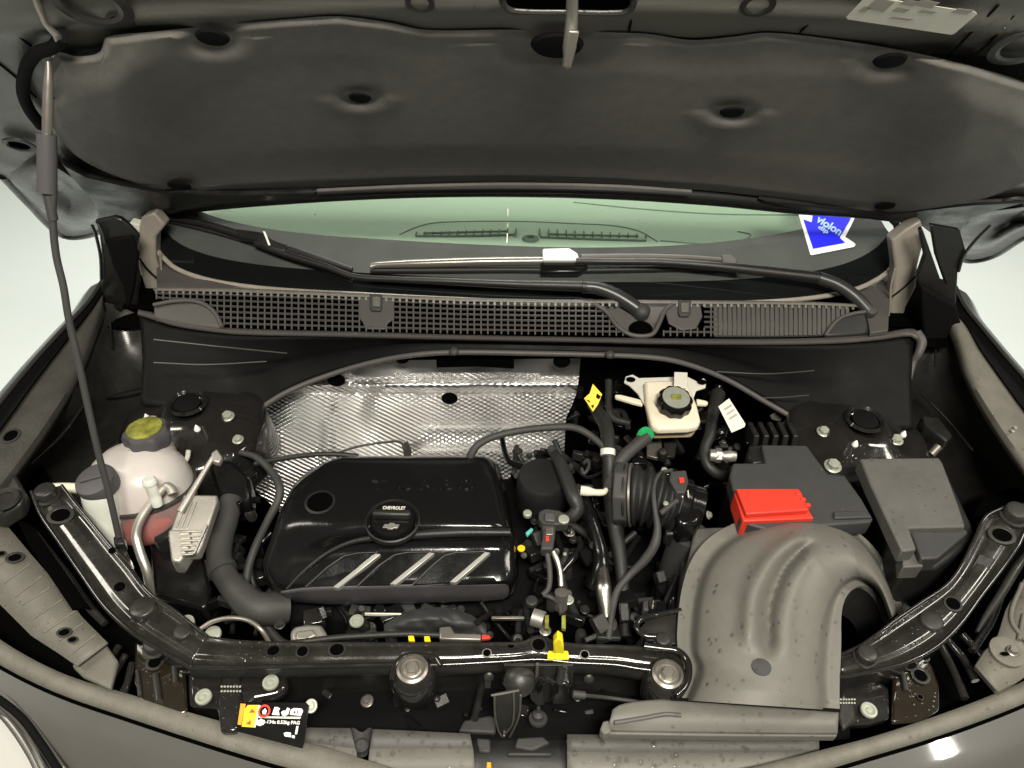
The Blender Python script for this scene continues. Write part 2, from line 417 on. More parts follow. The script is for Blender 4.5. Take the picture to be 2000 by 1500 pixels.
def hole(parent, px, py, z, rx, ry=None, rim=True, n=(0, 0, 1), off=.0012, name='hole'):
    """a drilled hole: black disc with a rolled rim; rx in photograph pixels"""
    p = U(px, py, z=z); s = rx*(p-CAM).length/F; k = 1 if ry is None else ry
    h = put(DISC, name, p+V(n)*off, s, parent, n, sy=k)
    if rim:
        r = put(RING_K, 'hole_rim', p+V(n)*(off-.0004), s*1.28, parent, n, sy=k, sz=.35)
    return h
# ================================================================== SETTING
m = MB(); m.grid(lambda u, v: V((-9+18*u, -4+13*v, -.86)), 3, 3); m.out('floor', M_['white_floor'], kind=None) if False else tag(m.out('floor', M_['white_floor']), 'bright white floor of the hall beside the car', kind='structure')
m = MB(); m.grid(lambda u, v: V((-9+18*u, 5.5, -.86+5*v)), 3, 3); tag(m.out('wall', M_['white_floor']), 'white hall wall far behind the car', kind='structure')
# ================================================================== HOOD (open)
ALPHA = radians(50)
HO = V((0, 1.22, .305)); HN = V((0, -sin(ALPHA), -cos(ALPHA)))
HP = plane(HO, HN); HB = V((0, -cos(ALPHA), sin(ALPHA)))   # up along the hood
M_['wiper_metal'] = material('wiper_metal', (.20, .19, .17), .26, metal=.6)
M_['wiper_gloss'] = material('wiper_gloss', (.03, .03, .029), .34)
hood = thing('hood', 'open black car hood propped up, seen from its felt lined underside', 'hood', HO)
outl = [(-160, -160), (900, -190), (2160, -160), (2260, 200), (2180, 420), (2060, 440), (2000, 462), (1935, 500), (1880, 505), (1862, 470), (1830, 440), (1700, 420), (1560, 410), (1400, 394), (1200, 381), (1000, 376), (800, 378), (600, 388), (440, 398), (385, 406), (280, 424), (215, 440), (180, 456), (130, 461), (100, 442), (60, 400), (5, 342), (-60, 330), (-130, 240)]
# inner panel as heightfield fan between outline and a centre line
def fan(outline, cen, hf, n=260, k=26, f=None):
    O = cr([V((x, y, 0)) for x, y in outline], n, closed=True)
    m = MB(); vs = []
    for i in range(k):
        t = (i/(k-1))**1.0
        for p in O:
            c = V((min(max(p.x, cen[0]), cen[1]), cen[2], 0)); q = p.lerp(c, t*.999); vs.append(f(q.x, q.y, hf(q.x, q.y, p, t)))
    m.add(vs, [(i*n+j, i*n+(j+1) % n, (i+1)*n+(j+1) % n, (i+1)*n+j) for i in range(k-1) for j in range(n)])
    return m
def px2m(p, q): return hypot(p.x-q[0], p.y-q[1])/F*1.15
def hood_h(x, y, p, t):
    d = hypot(p.x-x, p.y-y)
    h = -.022+.010*ss(0, 40, d)
    h += .012*exp(-((y-(20+.05*x*0))/28)**2)*0
    h += .006*ss(30, 0, abs(y-18-((x-1000)/1000)**2*40))      # stamped rail along the top of the liner
    h -= .035*ss(90, 130, y)*ss(350, 318, y)*ss(120, 190, x)*ss(2060, 1980, x)      # pan behind the liner
    h -= .010*ss(50, 90, y)*ss(372, 350, y)*ss(150, 330, x)*ss(2000, 1850, x)
    return h
m = fan(outl, (500, 1500, 200), hood_h, n=300, k=34, f=HP)
m.out('inner_panel', M_['hood_paint'], hood, smooth=60)
slab('outer_panel', [HP(x, y, -.034) for x, y in [tuple(q[:2]) for q in cr([V((x, y, 0)) for x, y in outl], 140, closed=True)]], HN*-.008, M_['car_paint'], hood, bevel=.002)
ed = [tuple(q[:2]) for q in cr([V((x, y, 0)) for x, y in [(5, 342), (60, 400), (100, 442), (130, 461), (180, 456), (215, 440), (280, 424), (385, 406), (600, 388), (800, 378), (1000, 376), (1200, 381), (1400, 394), (1560, 410), (1700, 420), (1830, 440), (1862, 470), (1880, 505), (1935, 500), (2000, 462), (2060, 440)]], 120)]
tube('edge_hem', [HP(x, y, -.026) for x, y in ed], .0085, M_['hood_edge'], hood, seg=240)
# rear rubber seal with rain on it
tube('rear_seal', [HP(x, y, -.006) for x, y in [(390, 392), (600, 378), (800, 369), (1000, 367), (1200, 371), (1400, 384), (1560, 400), (1700, 412), (1760, 422)]], .0095, M_['black_rubber'], hood, seg=120)
# lower corner lobes of the inner panel
for pts, hh in (([(20, 345), (70, 300), (170, 352), (260, 372), (250, 400), (190, 440), (140, 452), (105, 430), (60, 392)], .004), ([(2080, 380), (2010, 395), (1900, 412), (1850, 440), (1868, 478), (1885, 496), (1930, 488), (2000, 450), (2070, 430)], .004)):
    m = MB(); O = cr([V((x, y, 0)) for x, y in pts], 70, closed=True); c = sum(O, V((0, 0, 0)))/len(O); vs = []
    for i in range(9):
        t = i/8
        for p in O:
            q = p.lerp(c, t*.99); vs.append(HP(q.x, q.y, -.016+.018*ss(0, .25, t)-.014*ss(.35, .9, t)))
    m.add(vs, [(i*70+j, i*70+(j+1) % 70, (i+1)*70+(j+1) % 70, (i+1)*70+j) for i in range(8) for j in range(70)])
    m.out('corner_stamping', M_['hood_edge'], hood, smooth=60)
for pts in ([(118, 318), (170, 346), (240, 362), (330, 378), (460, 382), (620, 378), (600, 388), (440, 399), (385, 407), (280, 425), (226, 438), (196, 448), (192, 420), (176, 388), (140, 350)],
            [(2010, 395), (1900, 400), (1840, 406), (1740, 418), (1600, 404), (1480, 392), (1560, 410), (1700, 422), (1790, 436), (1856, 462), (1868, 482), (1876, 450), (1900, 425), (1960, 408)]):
    slab('corner_shade', [HP(x, y, .003) for x, y in pts], HN*-.012, M_['hinge_black'], hood, bevel=.004)  # dark overlay: shade of the hood corners put into the colour
# felt liner
lin_o = [(206, 74), (300, 62), (420, 50), (560, 38), (660, 32), (760, 44), (830, 58), (1000, 58), (1120, 62), (1260, 66), (1350, 78), (1430, 72), (1500, 64), (1620, 76), (1760, 98), (1900, 130), (2010, 165), (2075, 215), (2080, 280), (2010, 350), (1930, 385), (1850, 402), (1740, 414), (1600, 398), (1400, 374), (1200, 362), (1000, 356), (800, 358), (600, 366), (440, 374), (340, 374), (230, 345), (150, 305), (108, 255), (90, 200), (94, 145), (112, 104), (150, 110), (185, 106), (200, 98)]
clips = [(415, 72, 36, 24, .016), (1088, 86, 60, 26, .014), (1738, 117, 34, 20, .016), (703, 190, 26, 12, .014), (1430, 218, 28, 13, .014), (350, 362, 26, 12, .008), (1728, 402, 22, 10, .006), (107, 190, 12, 10, .004)]
def lin_h(x, y, d, t):
    a = ss(0, 16, d)*.006+.009*ss(6, 80, d)
    edge = min(d, 400)
    cx = min(max(x, 480), 1640); rr = hypot((x-cx)/1.0, (y-215)*1.15)
    a -= .026*(1-ss(90, 265, rr))
    a += .002*noise.noise(V((x/260, y/200, 3.1)))
    for (ccx, ccy, rx, ry, dp) in clips:
        q = hypot((x-ccx)/rx, (y-ccy)/ry)
        a -= dp*.8*exp(-(q/1.35)**3)
        a += .0022*exp(-((q-2.4)/.9)**2)*(1 if y > ccy else .1)*(rx > 20)
    return a-.002
lo = [tuple(q[:2]) for q in lin(([V((x, y, 0)) for x, y in lin_o+[lin_o[0]]]), 480)]
def linfan():
    import numpy as np
    A = np.array(lo); Bq = np.roll(A, -1, 0); AB = Bq-A; L2 = (AB**2).sum(1)+1e-9
    def dist(x, y):
        q = np.array([x, y]); tt = np.clip(((q-A)*AB).sum(1)/L2, 0, 1); return float(np.sqrt((((A+AB*tt[:, None])-q)**2).sum(1).min()))
    top_ = [(90, 200), (94, 145), (112, 104), (150, 110), (185, 106), (198, 98), (206, 74), (300, 62), (420, 50), (560, 38), (660, 32), (760, 44), (830, 58), (1000, 58), (1120, 62), (1260, 66), (1350, 78), (1430, 72), (1500, 64), (1620, 76), (1760, 98), (1900, 130), (2010, 165), (2060, 200), (2080, 250)]
    bot_ = [(90, 200), (108, 255), (150, 305), (230, 345), (340, 374), (440, 374), (600, 366), (800, 358), (1000, 356), (1200, 362), (1400, 374), (1600, 398), (1740, 414), (1850, 402), (1930, 385), (2010, 350), (2062, 300), (2080, 250)]
    T2 = [tuple(q[:2]) for q in cr([V((x, y, 0)) for x, y in top_], 700)]; B2 = [tuple(q[:2]) for q in cr([V((x, y, 0)) for x, y in bot_], 700)]
    nx, ny = 330, 72; m = MB(); vs = []
    for i in range(nx):
        u = i/(nx-1); x = 90.2+(2079.6-90.2)*(.35*u+.65*(.5-.5*cos(pi*u)))
        a, b = lut(T2, x), lut(B2, x)
        for j in range(ny):
            v = j/(ny-1); v = .4*v+.6*(.5-.5*cos(pi*v)); y = a+(b-a)*v
            vs.append(HP(x, y, lin_h(x, y, dist(x, y), 0)+.004))
    m.add(vs, [(i*ny+j, i*ny+j+1, (i+1)*ny+j+1, (i+1)*ny+j) for i in range(nx-1) for j in range(ny-1)])
    return m
liner = linfan().out('liner', M_['liner_felt'], hood, smooth=80)
bm_ = bmesh.new(); bm_.from_mesh(liner.data); bmesh.ops.remove_doubles(bm_, verts=bm_.verts, dist=2e-4); bm_.to_mesh(liner.data); bm_.free()
liner.data.polygons.foreach_set('use_smooth', [True]*len(liner.data.polygons))
liner['label'] = 'moulded dark grey felt liner with recessed fixing clips'
for (x, y, rx, ry, dp) in clips:
    p = HP(x, y, .0 if dp > .01 else .004); s = rx*.8*(p-CAM).length/F
    c = MB(); c.lathe([(1, 0), (.9, .14), (.3, .2), (.01, .2)], 20); o = c.out('liner_clip', M_['gap'], liner, M=frame(p, HN, (1, 0, 0)) @ Matrix.Diagonal((s, s*.8, s, 1)))
tube('front_lip', [HP(x, y, .004) for x, y in [(620, 372), (800, 364), (1000, 360), (1200, 364), (1350, 374)]], .003, M_['liner_felt'], liner, seg=50)
# stamped openings above the liner
slab('latch_opening', [HP(x, y, -.004) for x, y in [(985, -30), (988, 6), (1005, 16), (1215, 19), (1230, 10), (1235, -30)]], HN*.002, M_['void'], hood)
tube('opening_rim', [HP(x, y, -.002) for x, y in [(978, -30), (984, 8), (1003, 20), (1110, 23), (1217, 23), (1235, 12), (1240, -30)]], .004, M_['hood_edge'], hood, seg=60)
# round stampings
for px, py, rx in ((180, 8, 60), (235, 42, 22), (820, 6, 26), (1480, 10, 30), (1995, 92, 46)):
    p = HP(px, py, -.007); s = rx*(p-CAM).length/F
    put(RING_K, 'stamped_ring', p, s, hood, HN, sz=.25)
for (px, py) in ((38, 282), (1975, 395)):
    p = HP(px, py, -.004); s = 24*(p-CAM).length/F
    put(RING_K, 'stamped_hole', p, s, hood, HN, sz=.5); put(DISC, 'hole', p+HN*.001, s*.65, hood, HN)
# striker hook hanging in the opening
tube('striker', [HP(1118, -40, .02), HP(1117, 30, .03), HP(1114, 75, .045), HP(1110, 110, .055), HP(1107, 132, .06)], [.0062, .0062, .0066, .0075, .0035], M_['steel_dull'], hood, seg=30)
m = MB(); a, b = HP(1121, 60, .053), HP(1107, 130, .066); m.bar(a, b, .011, .004, up=HN); m.out('striker_tip', M_['steel_dull'], hood, bevel=.0015)
# seams on painted area
for pts in ([(1236, 10), (1233, 36), (1228, 62)], [(1600, 20), (1580, 45), (1560, 66)], [(60, 90), (10, 50), (-30, 30)], [(70, 190), (30, 150), (-20, 110)], [(1950, 10), (1900, 60), (1850, 112)], [(1980, 30), (1930, 85), (1890, 120)]):
    tube('seam', [HP(x, y, -.011) for x, y in pts], .0016, M_['gap'], hood, seg=12, n=6)
# sticker
st = thing('hood_label', 'cream data label with faint grey print stuck on the hood at the upper right', 'label', HP(1780, 30, 0))
slab('label_sheet', [HP(x, y, .0045) for x, y in [(1688, -3), (1653, 34), (1656, 38), (1858, 68), (1864, 66), (1908, 28), (1905, 24), (1700, -6)]], HN*-.0006, M_['label_white'], st, bevel=0)
for x0, y0, x1, y1, hh in ((1755, 8, 1782, 13, 7), (1784, 10, 1818, 17, 9), (1740, 22, 1765, 26, 6), (1856, 25, 1888, 29, 7), (1690, 17, 1725, 24, 16), (1735, 36, 1775, 41, 3), (1790, 24, 1820, 28, 4), (1675, 22, 1688, 25, 8)):
    a, b = HP(x0, y0, .0049), HP(x1, y1, .0049); u = HB*(hh*.0011)
    slab('print', [a, b, b+u+V((.004, 0, 0)), a+u+V((.004, 0, 0))], HN*-.0002, M_['label_ink'], st, bevel=0)
# ================================================================== PROP ROD
T0 = HP(94, 142, .03); B0 = U(238, 1058, z=.015)
dT = (R3.transposed() @ (T0-CAM)).z*-1; dB = (R3.transposed() @ (B0-CAM)).z*-1
def PR(x, y): t = (y-142)/(1058-142); return U(x, y, d=1/((1-t)/dT+t/dB))
prop = thing('prop_rod', 'long thin metal prop rod with grey foam sleeve holding the hood up at the left', 'prop rod', B0)
tube('rod', [PR(104, 372), PR(103, 430), PR(110, 500), PR(124, 560), PR(134, 622), PR(152, 700), PR(171, 790), PR(191, 880), PR(212, 960), PR(232, 1048)], .0047, M_['hose_grey'], prop, seg=60)
tube('hook', [PR(94, 120), PR(95, 142), PR(94, 190), PR(93, 225), PR(92, 268)], [.003, .0055, .0062, .0062, .0058], M_['steel_dull'], prop, seg=24)
tube('upper_rod', [PR(92, 262), PR(92, 320), PR(93, 375), PR(98, 400), PR(104, 430)], .0062, M_['hose_grey'], prop, seg=24)
tube('sleeve', [PR(91, 262), PR(92, 300), PR(92, 340), PR(92, 376)], .0115, M_['cap_dark'], prop, seg=20)
# strap looping the rod top
tube('strap', [HP(62, -20, -.012), HP(78, 18, -.006), HP(90, 48, .002), HP(110, 68, .006), HP(116, 82, .004), HP(104, 110, .004)], [.003, .0045, .003, .006, .003, .002], M_['steel_dull'], hood, seg=40)
tube('liner_cord', [HP(122, 70, .004), HP(104, 92, .003), HP(72, 104, .002), HP(52, 132, .002), HP(45, 180, .002), HP(58, 215, .002), HP(80, 245, .004)], .008, M_['gap'], hood, seg=50)
# ================================================================== WINDSHIELD
WN = V((0, -sin(radians(28)), cos(radians(28)))); WO = V((0, 1.255, .118)); WP = plane(WO, WN)
ws = thing('windshield', 'wet green tinted windshield with black border behind the raised hood', 'windshield', WO)
bot = [(308, 470), (318, 497), (345, 520), (400, 540), (470, 553), (560, 562), (700, 570), (850, 578), (1000, 584), (1150, 588), (1300, 589), (1450, 587), (1560, 580), (1650, 566), (1700, 548), (1740, 520), (1756, 490)]
mid = [(330, 380), (360, 398), (400, 416), (450, 432), (540, 449), (640, 460), (760, 468), (880, 475), (1000, 480), (1100, 483), (1200, 483), (1300, 480), (1400, 473), (1500, 460), (1570, 446), (1640, 425), (1700, 395)]
topp = [(300+i*90, 250) for i in range(17)]
def wrow(p): return [WP(x, y) for x, y in p]
B_ = cr([V((x, y, 0)) for x, y in bot], 80); Md = cr([V((x, y, 0)) for x, y in mid], 80)
def wrap(i, n): return 0
m = MB(); vs = []
for lo_, hi_, nm_, mt_ in ((0, .36, 'frit_band', 'frit'), (.36, 1, 'grey_band', 'grey_band')):  # lower part of the band black, upper part grey
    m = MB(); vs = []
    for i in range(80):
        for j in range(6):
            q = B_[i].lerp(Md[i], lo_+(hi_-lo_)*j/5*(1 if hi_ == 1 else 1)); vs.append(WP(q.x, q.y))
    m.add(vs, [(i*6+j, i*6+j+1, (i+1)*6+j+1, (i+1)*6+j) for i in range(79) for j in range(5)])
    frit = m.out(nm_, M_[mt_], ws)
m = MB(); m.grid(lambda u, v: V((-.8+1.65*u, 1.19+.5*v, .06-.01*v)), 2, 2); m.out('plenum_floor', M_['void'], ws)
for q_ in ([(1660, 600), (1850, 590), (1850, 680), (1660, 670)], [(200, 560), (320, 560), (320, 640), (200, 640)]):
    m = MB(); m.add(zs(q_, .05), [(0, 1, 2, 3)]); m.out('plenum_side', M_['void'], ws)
# clear pane: from the frit up under the hood
m = MB(); vs = []
for i in range(80):
    for j in range(6):
        p = Md[i]; q = WP(p.x, p.y); up = V((0, cos(radians(28)), sin(radians(28)))); vs.append(q+up*(.62*j/5))
m.add(vs, [(i*6+j, i*6+j+1, (i+1)*6+j+1, (i+1)*6+j) for i in range(79) for j in range(5)])
m.out('clear_glass', M_['glass_green'], ws)
# side frit
for e in ([(308, 470), (312, 430), (330, 380), (350, 300), (300, 300)], [(1756, 490), (1745, 440), (1700, 395), (1690, 300), (1760, 300)]):
    slab('frit_side', [WP(x, y, -.001) for x, y in e], WN*-.002, M_['frit'], ws, bevel=0)
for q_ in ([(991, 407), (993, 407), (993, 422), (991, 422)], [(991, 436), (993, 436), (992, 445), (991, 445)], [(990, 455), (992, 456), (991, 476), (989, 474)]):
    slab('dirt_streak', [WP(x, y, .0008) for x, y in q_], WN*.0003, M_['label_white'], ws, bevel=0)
tube('glass_seal', [WP(x, y, .002) for x, y in [(296, 440), (300, 478)]+[(x, y+5) for x, y in bot[1:-1]]+[(1764, 480), (1768, 450)]], .0048, M_['beige_trim'], ws, seg=140)
# arrow sticker
stk = thing('arrow_sticker', 'blue and white arrow sticker on the right corner of the windshield', 'sticker', WP(1610, 455))
slab('white_border', [WP(x, y, .0012) for x, y in [(1560, 419), (1583, 497), (1586, 498), (1668, 482), (1671, 478), (1668, 474), (1651, 463), (1665, 435), (1690, 380), (1570, 360), (1563, 400)]], WN*-.0004, M_['pure_white'], stk, bevel=0)
slab('blue_field', [WP(x, y, .0018) for x, y in [(1569, 428), (1588, 486), (1651, 474), (1641, 465), (1641, 462), (1659, 432), (1672, 405), (1620, 396), (1590, 408), (1585, 434)]], WN*-.0004, M_['blue_print'], stk, bevel=0)
xd = WP(1645, 458)-WP(1590, 424)
text('lettering', 'violon', .019, WP(1620, 440, .0022), WN, xd, M_['pale_blue'], stk, .0003, width=.054, bold=.03)
text('lettering', 'dip', .013, WP(1608, 449, .0022), WN, xd, M_['pale_blue'], stk, .0003, width=.022, bold=.03)
# ================================================================== DASHBOARD seen through the glass
dash = thing('dashboard', 'pale dashboard top with defroster vents seen through the green windshield', 'dashboard', (0, 1.6, .1))
m = MB(); m.grid(lambda u, v: V((-.75+1.5*u, 1.27+.75*v, .085+.035*sin(v*2.2))), 30, 20); m.out('dash_top', M_['dash'], dash)
def DP(x, y, o=0): return U(x, y, z=.118+o)
m = MB(); m.grid(lambda u, v: DP(800+470*u, 0, 0), 2, 2)
def dz(p): return .085+.035*sin((p.y-1.27)/.75*2.2)
def dpt(x, y, o=.001):
    p = U(x, y, z=.1)
    for _ in range(5): p = U(x, y, z=dz(p)+o)
    return p
tube('vent_outline', [dpt(x, y) for x, y in [(780, 458), (815, 443), (850, 435), (950, 432), (1040, 433), (1130, 437), (1200, 441), (1250, 452), (1285, 472)]], .0012, M_['dash_line'], dash, seg=80, n=6)
for (x0, x1, s) in ((812, 1006, -1), (1055, 1262, 1)):
    for i in range(13):
        x = x0+(x1-x0)*i/12; k = i/12 if s < 0 else 1-i/12
        hgt = 5+9*k; yb = 461+4*(x-1000)/250*.6
        m = MB(); m.bar(dpt(x, yb, .004), dpt(x+(2 if s < 0 else -1), yb-hgt, .004), .0025, .004); m.out('vent_slat', M_['dash_dark'], dash)
    tube('vent_slot', [dpt(x0, 462+s, .002), dpt((x0+x1)/2, 464+3*s, .002), dpt(x1, 464+6*s, .002)], .0022, M_['dash_dark'], dash, n=6)
    tube('vent_slot', [dpt(x0+15, 456+s, .002), dpt((x0+x1)/2, 456+3*s, .002), dpt(x1-15, 456+5*s, .002)], .0018, M_['dash_line'], dash, n=6)
lathe('light_sensor', dpt(1036, 467, .001), [(.018, 0), (.016, .004), (.008, .005), (.007, .001), (.001, .001)], M_['dash_dark'], dash, sy=.7)
tube('dash_crease', [dpt(x, y) for x, y in [(1290, 470), (1380, 476), (1455, 468), (1466, 458), (1440, 452)]], .0012, M_['dash_line'], dash, seg=30, n=6)
tube('dash_crease', [dpt(x, y) for x, y in [(1120, 395), (1250, 408), (1400, 418), (1560, 420)]], .0016, M_['dash_line'], dash, seg=30, n=6)
# ================================================================== COWL
cowl = thing('cowl_panel', 'grey plastic cowl with square mesh vents below the windshield', 'cowl panel', U(1035, 620, z=.09))
topl = [(300, 566), (360, 566), (440, 567), (600, 573), (760, 580), (900, 586), (1050, 589), (1200, 590), (1350, 591), (1500, 592), (1600, 594), (1680, 598)]
botl = [(300, 620), (360, 632), (440, 641), (600, 645), (760, 649), (900, 652), (1050, 654), (1200, 656), (1350, 657), (1500, 658), (1600, 656), (1680, 652)]
def yt(x): return lut(topl, x)
def yb(x): return lut(botl, x)
def CP(x, t, o=0):
    y = yt(x)+(yb(x)-yt(x))*t; return U(x, y, z=.112-.028*t+o)
# trough below
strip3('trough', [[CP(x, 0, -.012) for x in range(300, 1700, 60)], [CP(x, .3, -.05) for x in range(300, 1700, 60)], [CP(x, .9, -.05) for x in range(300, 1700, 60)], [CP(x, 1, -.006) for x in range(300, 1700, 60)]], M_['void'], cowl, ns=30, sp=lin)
def lattice(name, x0, x1, dx, rows, mask, wv=.0026, hv=.003, mat='cowl_plastic'):
    m = MB(); x = x0
    while x <= x1:
        seg = []
        for i in range(12):
            a, b = i/12, (i+1)/12
            if mask(x, (a+b)/2): m.bar(CP(x, a), CP(x, b), wv, hv)
        x += dx
    for r in rows:
        x = x0
        while x < x1:
            if mask(x+dx/2, r): m.bar(CP(x, r, .0003), CP(x+dx, r, .0003), hv, wv)
            x += dx
    o = m.out(name, M_[mat], cowl); o['kind'] = 'stuff'; return o
def in_left_cap(x, t): return x < 440 and t > (.30 if x < 390 else .3+.7*((x-390)/50)**2)
def bulge(x, t): # wiper pivot dip around 1255
    return abs(x-1255) < 30+75*(1-t)**1.2*1.0
def msk(x, t):
    if in_left_cap(x, t): return False
    if bulge(x, t): return False
    if 706 < x < 766 and t < .8-.5*max(0, abs(x-736)-15)/15*0: return False
    if 1300 < x < 1380 and t < .78 - 0*x: return False
    return True
lat = lattice('vent_mesh', 306, 1392, 13.2, (.12, .27, .42, .57, .72, .87), msk)
lat['label'] = 'square cell mesh of the vent'
# solid pads where the clips sit
slab('clip_pad', [CP(x, t, .001) for x, t in [(702, 0), (770, 0), (770, .6), (758, .72), (752, .9), (714, .9), (708, .72), (702, .6)]], V((0, 0, -.004)), M_['cowl_plastic'], cowl)
slab('clip_pad', [CP(x, t, .001) for x, t in [(1312, 0), (1368, 0), (1372, .4), (1360, .75), (1330, .8), (1306, .6), (1300, .3)]], V((0, 0, -.004)), M_['cowl_plastic'], cowl)
for cx in (735, 1338):
    c = slab('clip', [CP(cx+a, t, .006) for a, t in [(-13, -.08), (12, -.08), (11, .30), (8, .38), (-10, .38), (-13, .3)]], V((0, 0, -.005)), M_['hose_grey'], cowl)
    slab('clip_face', [CP(cx+a, t, .0075) for a, t in [(-8, .0), (8, .0), (7, .26), (-7, .26)]], V((0, 0, -.002)), M_['rail_grey'], c)
# toothed top edge
strip3('top_rail', [[CP(x, -.07, .004) for x in range(300, 1690, 20)], [CP(x, .03, .004) for x in range(300, 1690, 20)]], M_['rail_grey'], cowl, ns=120, sp=lin, solid=.003)
m = MB(); x = 306
while x < 1670:
    if not (1205 < x < 1300): m.bar(CP(x, .0, .003), CP(x, .13, .001), .0042, .004)
    x += 13.2
o = m.out('edge_teeth', M_['rail_grey'], cowl); o['kind'] = 'stuff'
# ribbed solid section on the right
strip3('ribbed_plate', [[CP(x, .02, -.002) for x in range(1395, 1670, 25)], [CP(x, 1, -.002) for x in range(1395, 1670, 25)]], M_['cowl_plastic'], cowl, ns=20, sp=lin, solid=.003)
x = 1397; i = 0
while x < 1655:
    m = MB(); m.bar(CP(x, .06, 0), CP(x, .98, 0), .0062, .003); m.out('rib', M_['cowl_plastic'], cowl); x += 9.2
# end caps
def capf(pts, o): return [CP(x, t, o) for x, t in pts]
capL = [(300, .55), (340, .36), (378, .32), (402, .42), (420, .62), (434, .98), (380, 1), (330, 1), (300, 1)]
slab('end_cap', capf(capL, .004), V((0, 0, -.012)), M_['cowl_plastic'], cowl, bevel=.003)
tube('end_cap_lip', capf(capL[:6], .007), .004, M_['cowl_plastic'], cowl, seg=40)
capR = [(1612, 1), (1622, .75), (1640, .45), (1665, .28), (1690, .2), (1700, 1)]
slab('end_cap', capf(capR, .004), V((0, 0, -.012)), M_['dark_plastic'], cowl, bevel=.003)
tube('end_cap_lip', capf(capR[:5], .006), .0035, M_['cowl_plastic'], cowl, seg=30)
# dip for the wiper pivot
tube('pivot_dip', [CP(x, t, .002) for x, t in [(1160, .05), (1185, .3), (1205, .7), (1230, .95), (1255, 1.0), (1275, .93), (1288, .6), (1298, .25), (1312, .05)]], .0042, M_['cowl_plastic'], cowl, seg=60)
slab('pivot_floor', [CP(x, t, -.01) for x, t in [(1165, 0), (1310, 0), (1290, .6), (1270, .95), (1235, .95), (1205, .7), (1185, .3)]], V((0, 0, -.004)), M_['cowl_plastic'], cowl)
lathe('pivot_hole', CP(1252, .78, -.003), [(.022, 0), (.02, .003), (.015, .003), (.013, -.01)], M_['void'], cowl)
# front rolled lip
lipt = [(270, 604), (300, 610), (340, 622), (400, 634), (470, 641), (700, 647), (900, 653), (1100, 657), (1300, 660), (1500, 661), (1640, 657), (1720, 650), (1780, 641), (1797, 648)]
lipb = [(268, 616), (300, 626), (340, 638), (400, 648), (470, 655), (700, 660), (900, 665), (1100, 669), (1300, 673), (1500, 675), (1640, 672), (1720, 665), (1775, 658), (1790, 665)]
strip('front_lip', lipt, lipb, lambda s, t: .083+.006*sin(pi*t)-.004*t, M_['cowl_plastic'], cowl, ns=120, nt=8, solid=.004)
tube('lip_end', [U(1790, 650, z=.083), U(1800, 668, z=.075), U(1794, 690, z=.06), U(1785, 705, z=.045), U(1778, 740, z=.02)], [.009, .009, .007, .005, .003], M_['cowl_plastic'], cowl, seg=30)
# dark wall below the lip with arched lower edge
cw = thing('bulkhead_cover', 'black plastic bulkhead wall with arched lower edge and push pins', 'bulkhead cover', U(1037, 680, z=.05))
wt = [(272, 618), (340, 640), (470, 656), (700, 661), (900, 666), (1100, 670), (1300, 674), (1500, 676), (1640, 673), (1720, 666), (1785, 655)]
wb = [(268, 790), (350, 800), (492, 806), (560, 764), (650, 728), (740, 703), (820, 690), (900, 685), (1040, 686), (1200, 690), (1290, 698), (1350, 712), (1420, 740), (1500, 786), (1588, 836), (1700, 840), (1790, 840)]
def wyb(px): return 1.112-.12*ss(.35, .8, abs(px-1037)/900)
rowsT = [U(x, y, z=.078) for x, y in wt]; rowsB = [U(x, y, y=wyb(x)-.01) for x, y in wb]
Tt = cr([V((x, y, 0)) for x, y in wt], 400); Tb = cr([V((x, y, 0)) for x, y in wb], 400)
def at(tab, x):
    for a, b in zip(tab, tab[1:]):
        if a.x <= x <= b.x+1e-6: return a.y+(b.y-a.y)*(x-a.x)/max(b.x-a.x, 1e-6)
    return tab[0].y if x < tab[0].x else tab[-1].y
m = MB(); vs = []; nx, ny = 160, 16
for i in range(nx):
    x = 272+(1786-272)*i/(nx-1); a = U(x, at(Tt, x), z=.076); b = U(x, at(Tb, x), y=wyb(x)-.012)
    for j in range(ny):
        t = j/(ny-1); p = a.lerp(b, t); p.y += .012*sin(pi*t)+.003*ss(.45, .5, t); vs.append(p)
m.add(vs, [(i*ny+j, i*ny+j+1, (i+1)*ny+j+1, (i+1)*ny+j) for i in range(nx-1) for j in range(ny-1)])
wallp = m.out('wall_panel', M_['wall_plastic'], cw, solid=.004, smooth=60)
tube('arch_trim', [U(x, y, y=wyb(x)-.018) for x, y in [(488, 812), (560, 766), (650, 730), (740, 705), (820, 692), (900, 688), (1040, 690), (1200, 694), (1290, 700), (1350, 714), (1420, 742), (1500, 788), (1588, 838)]], .0052, M_['cowl_plastic'], cw, seg=120)
for x, y in ((887, 684), (1191, 690)):
    lathe('push_pin', U(x, y+3, y=1.082), [(.0085, 0), (.0085, .003), (.006, .006), (.001, .007)], M_['hose_grey'], cw, axis=(0, -.35, 1))
for pts in ([(300, 663), (420, 676), (560, 690)], [(300, 708), (400, 712), (520, 706)], [(1400, 726), (1500, 730), (1590, 724)], [(1470, 778), (1530, 776), (1580, 772)]):
    tube('moulding_line', [U(x, y, y=wyb(x)-.0145) for x, y in pts], .0012, M_['cowl_plastic'], cw, seg=16, n=6)
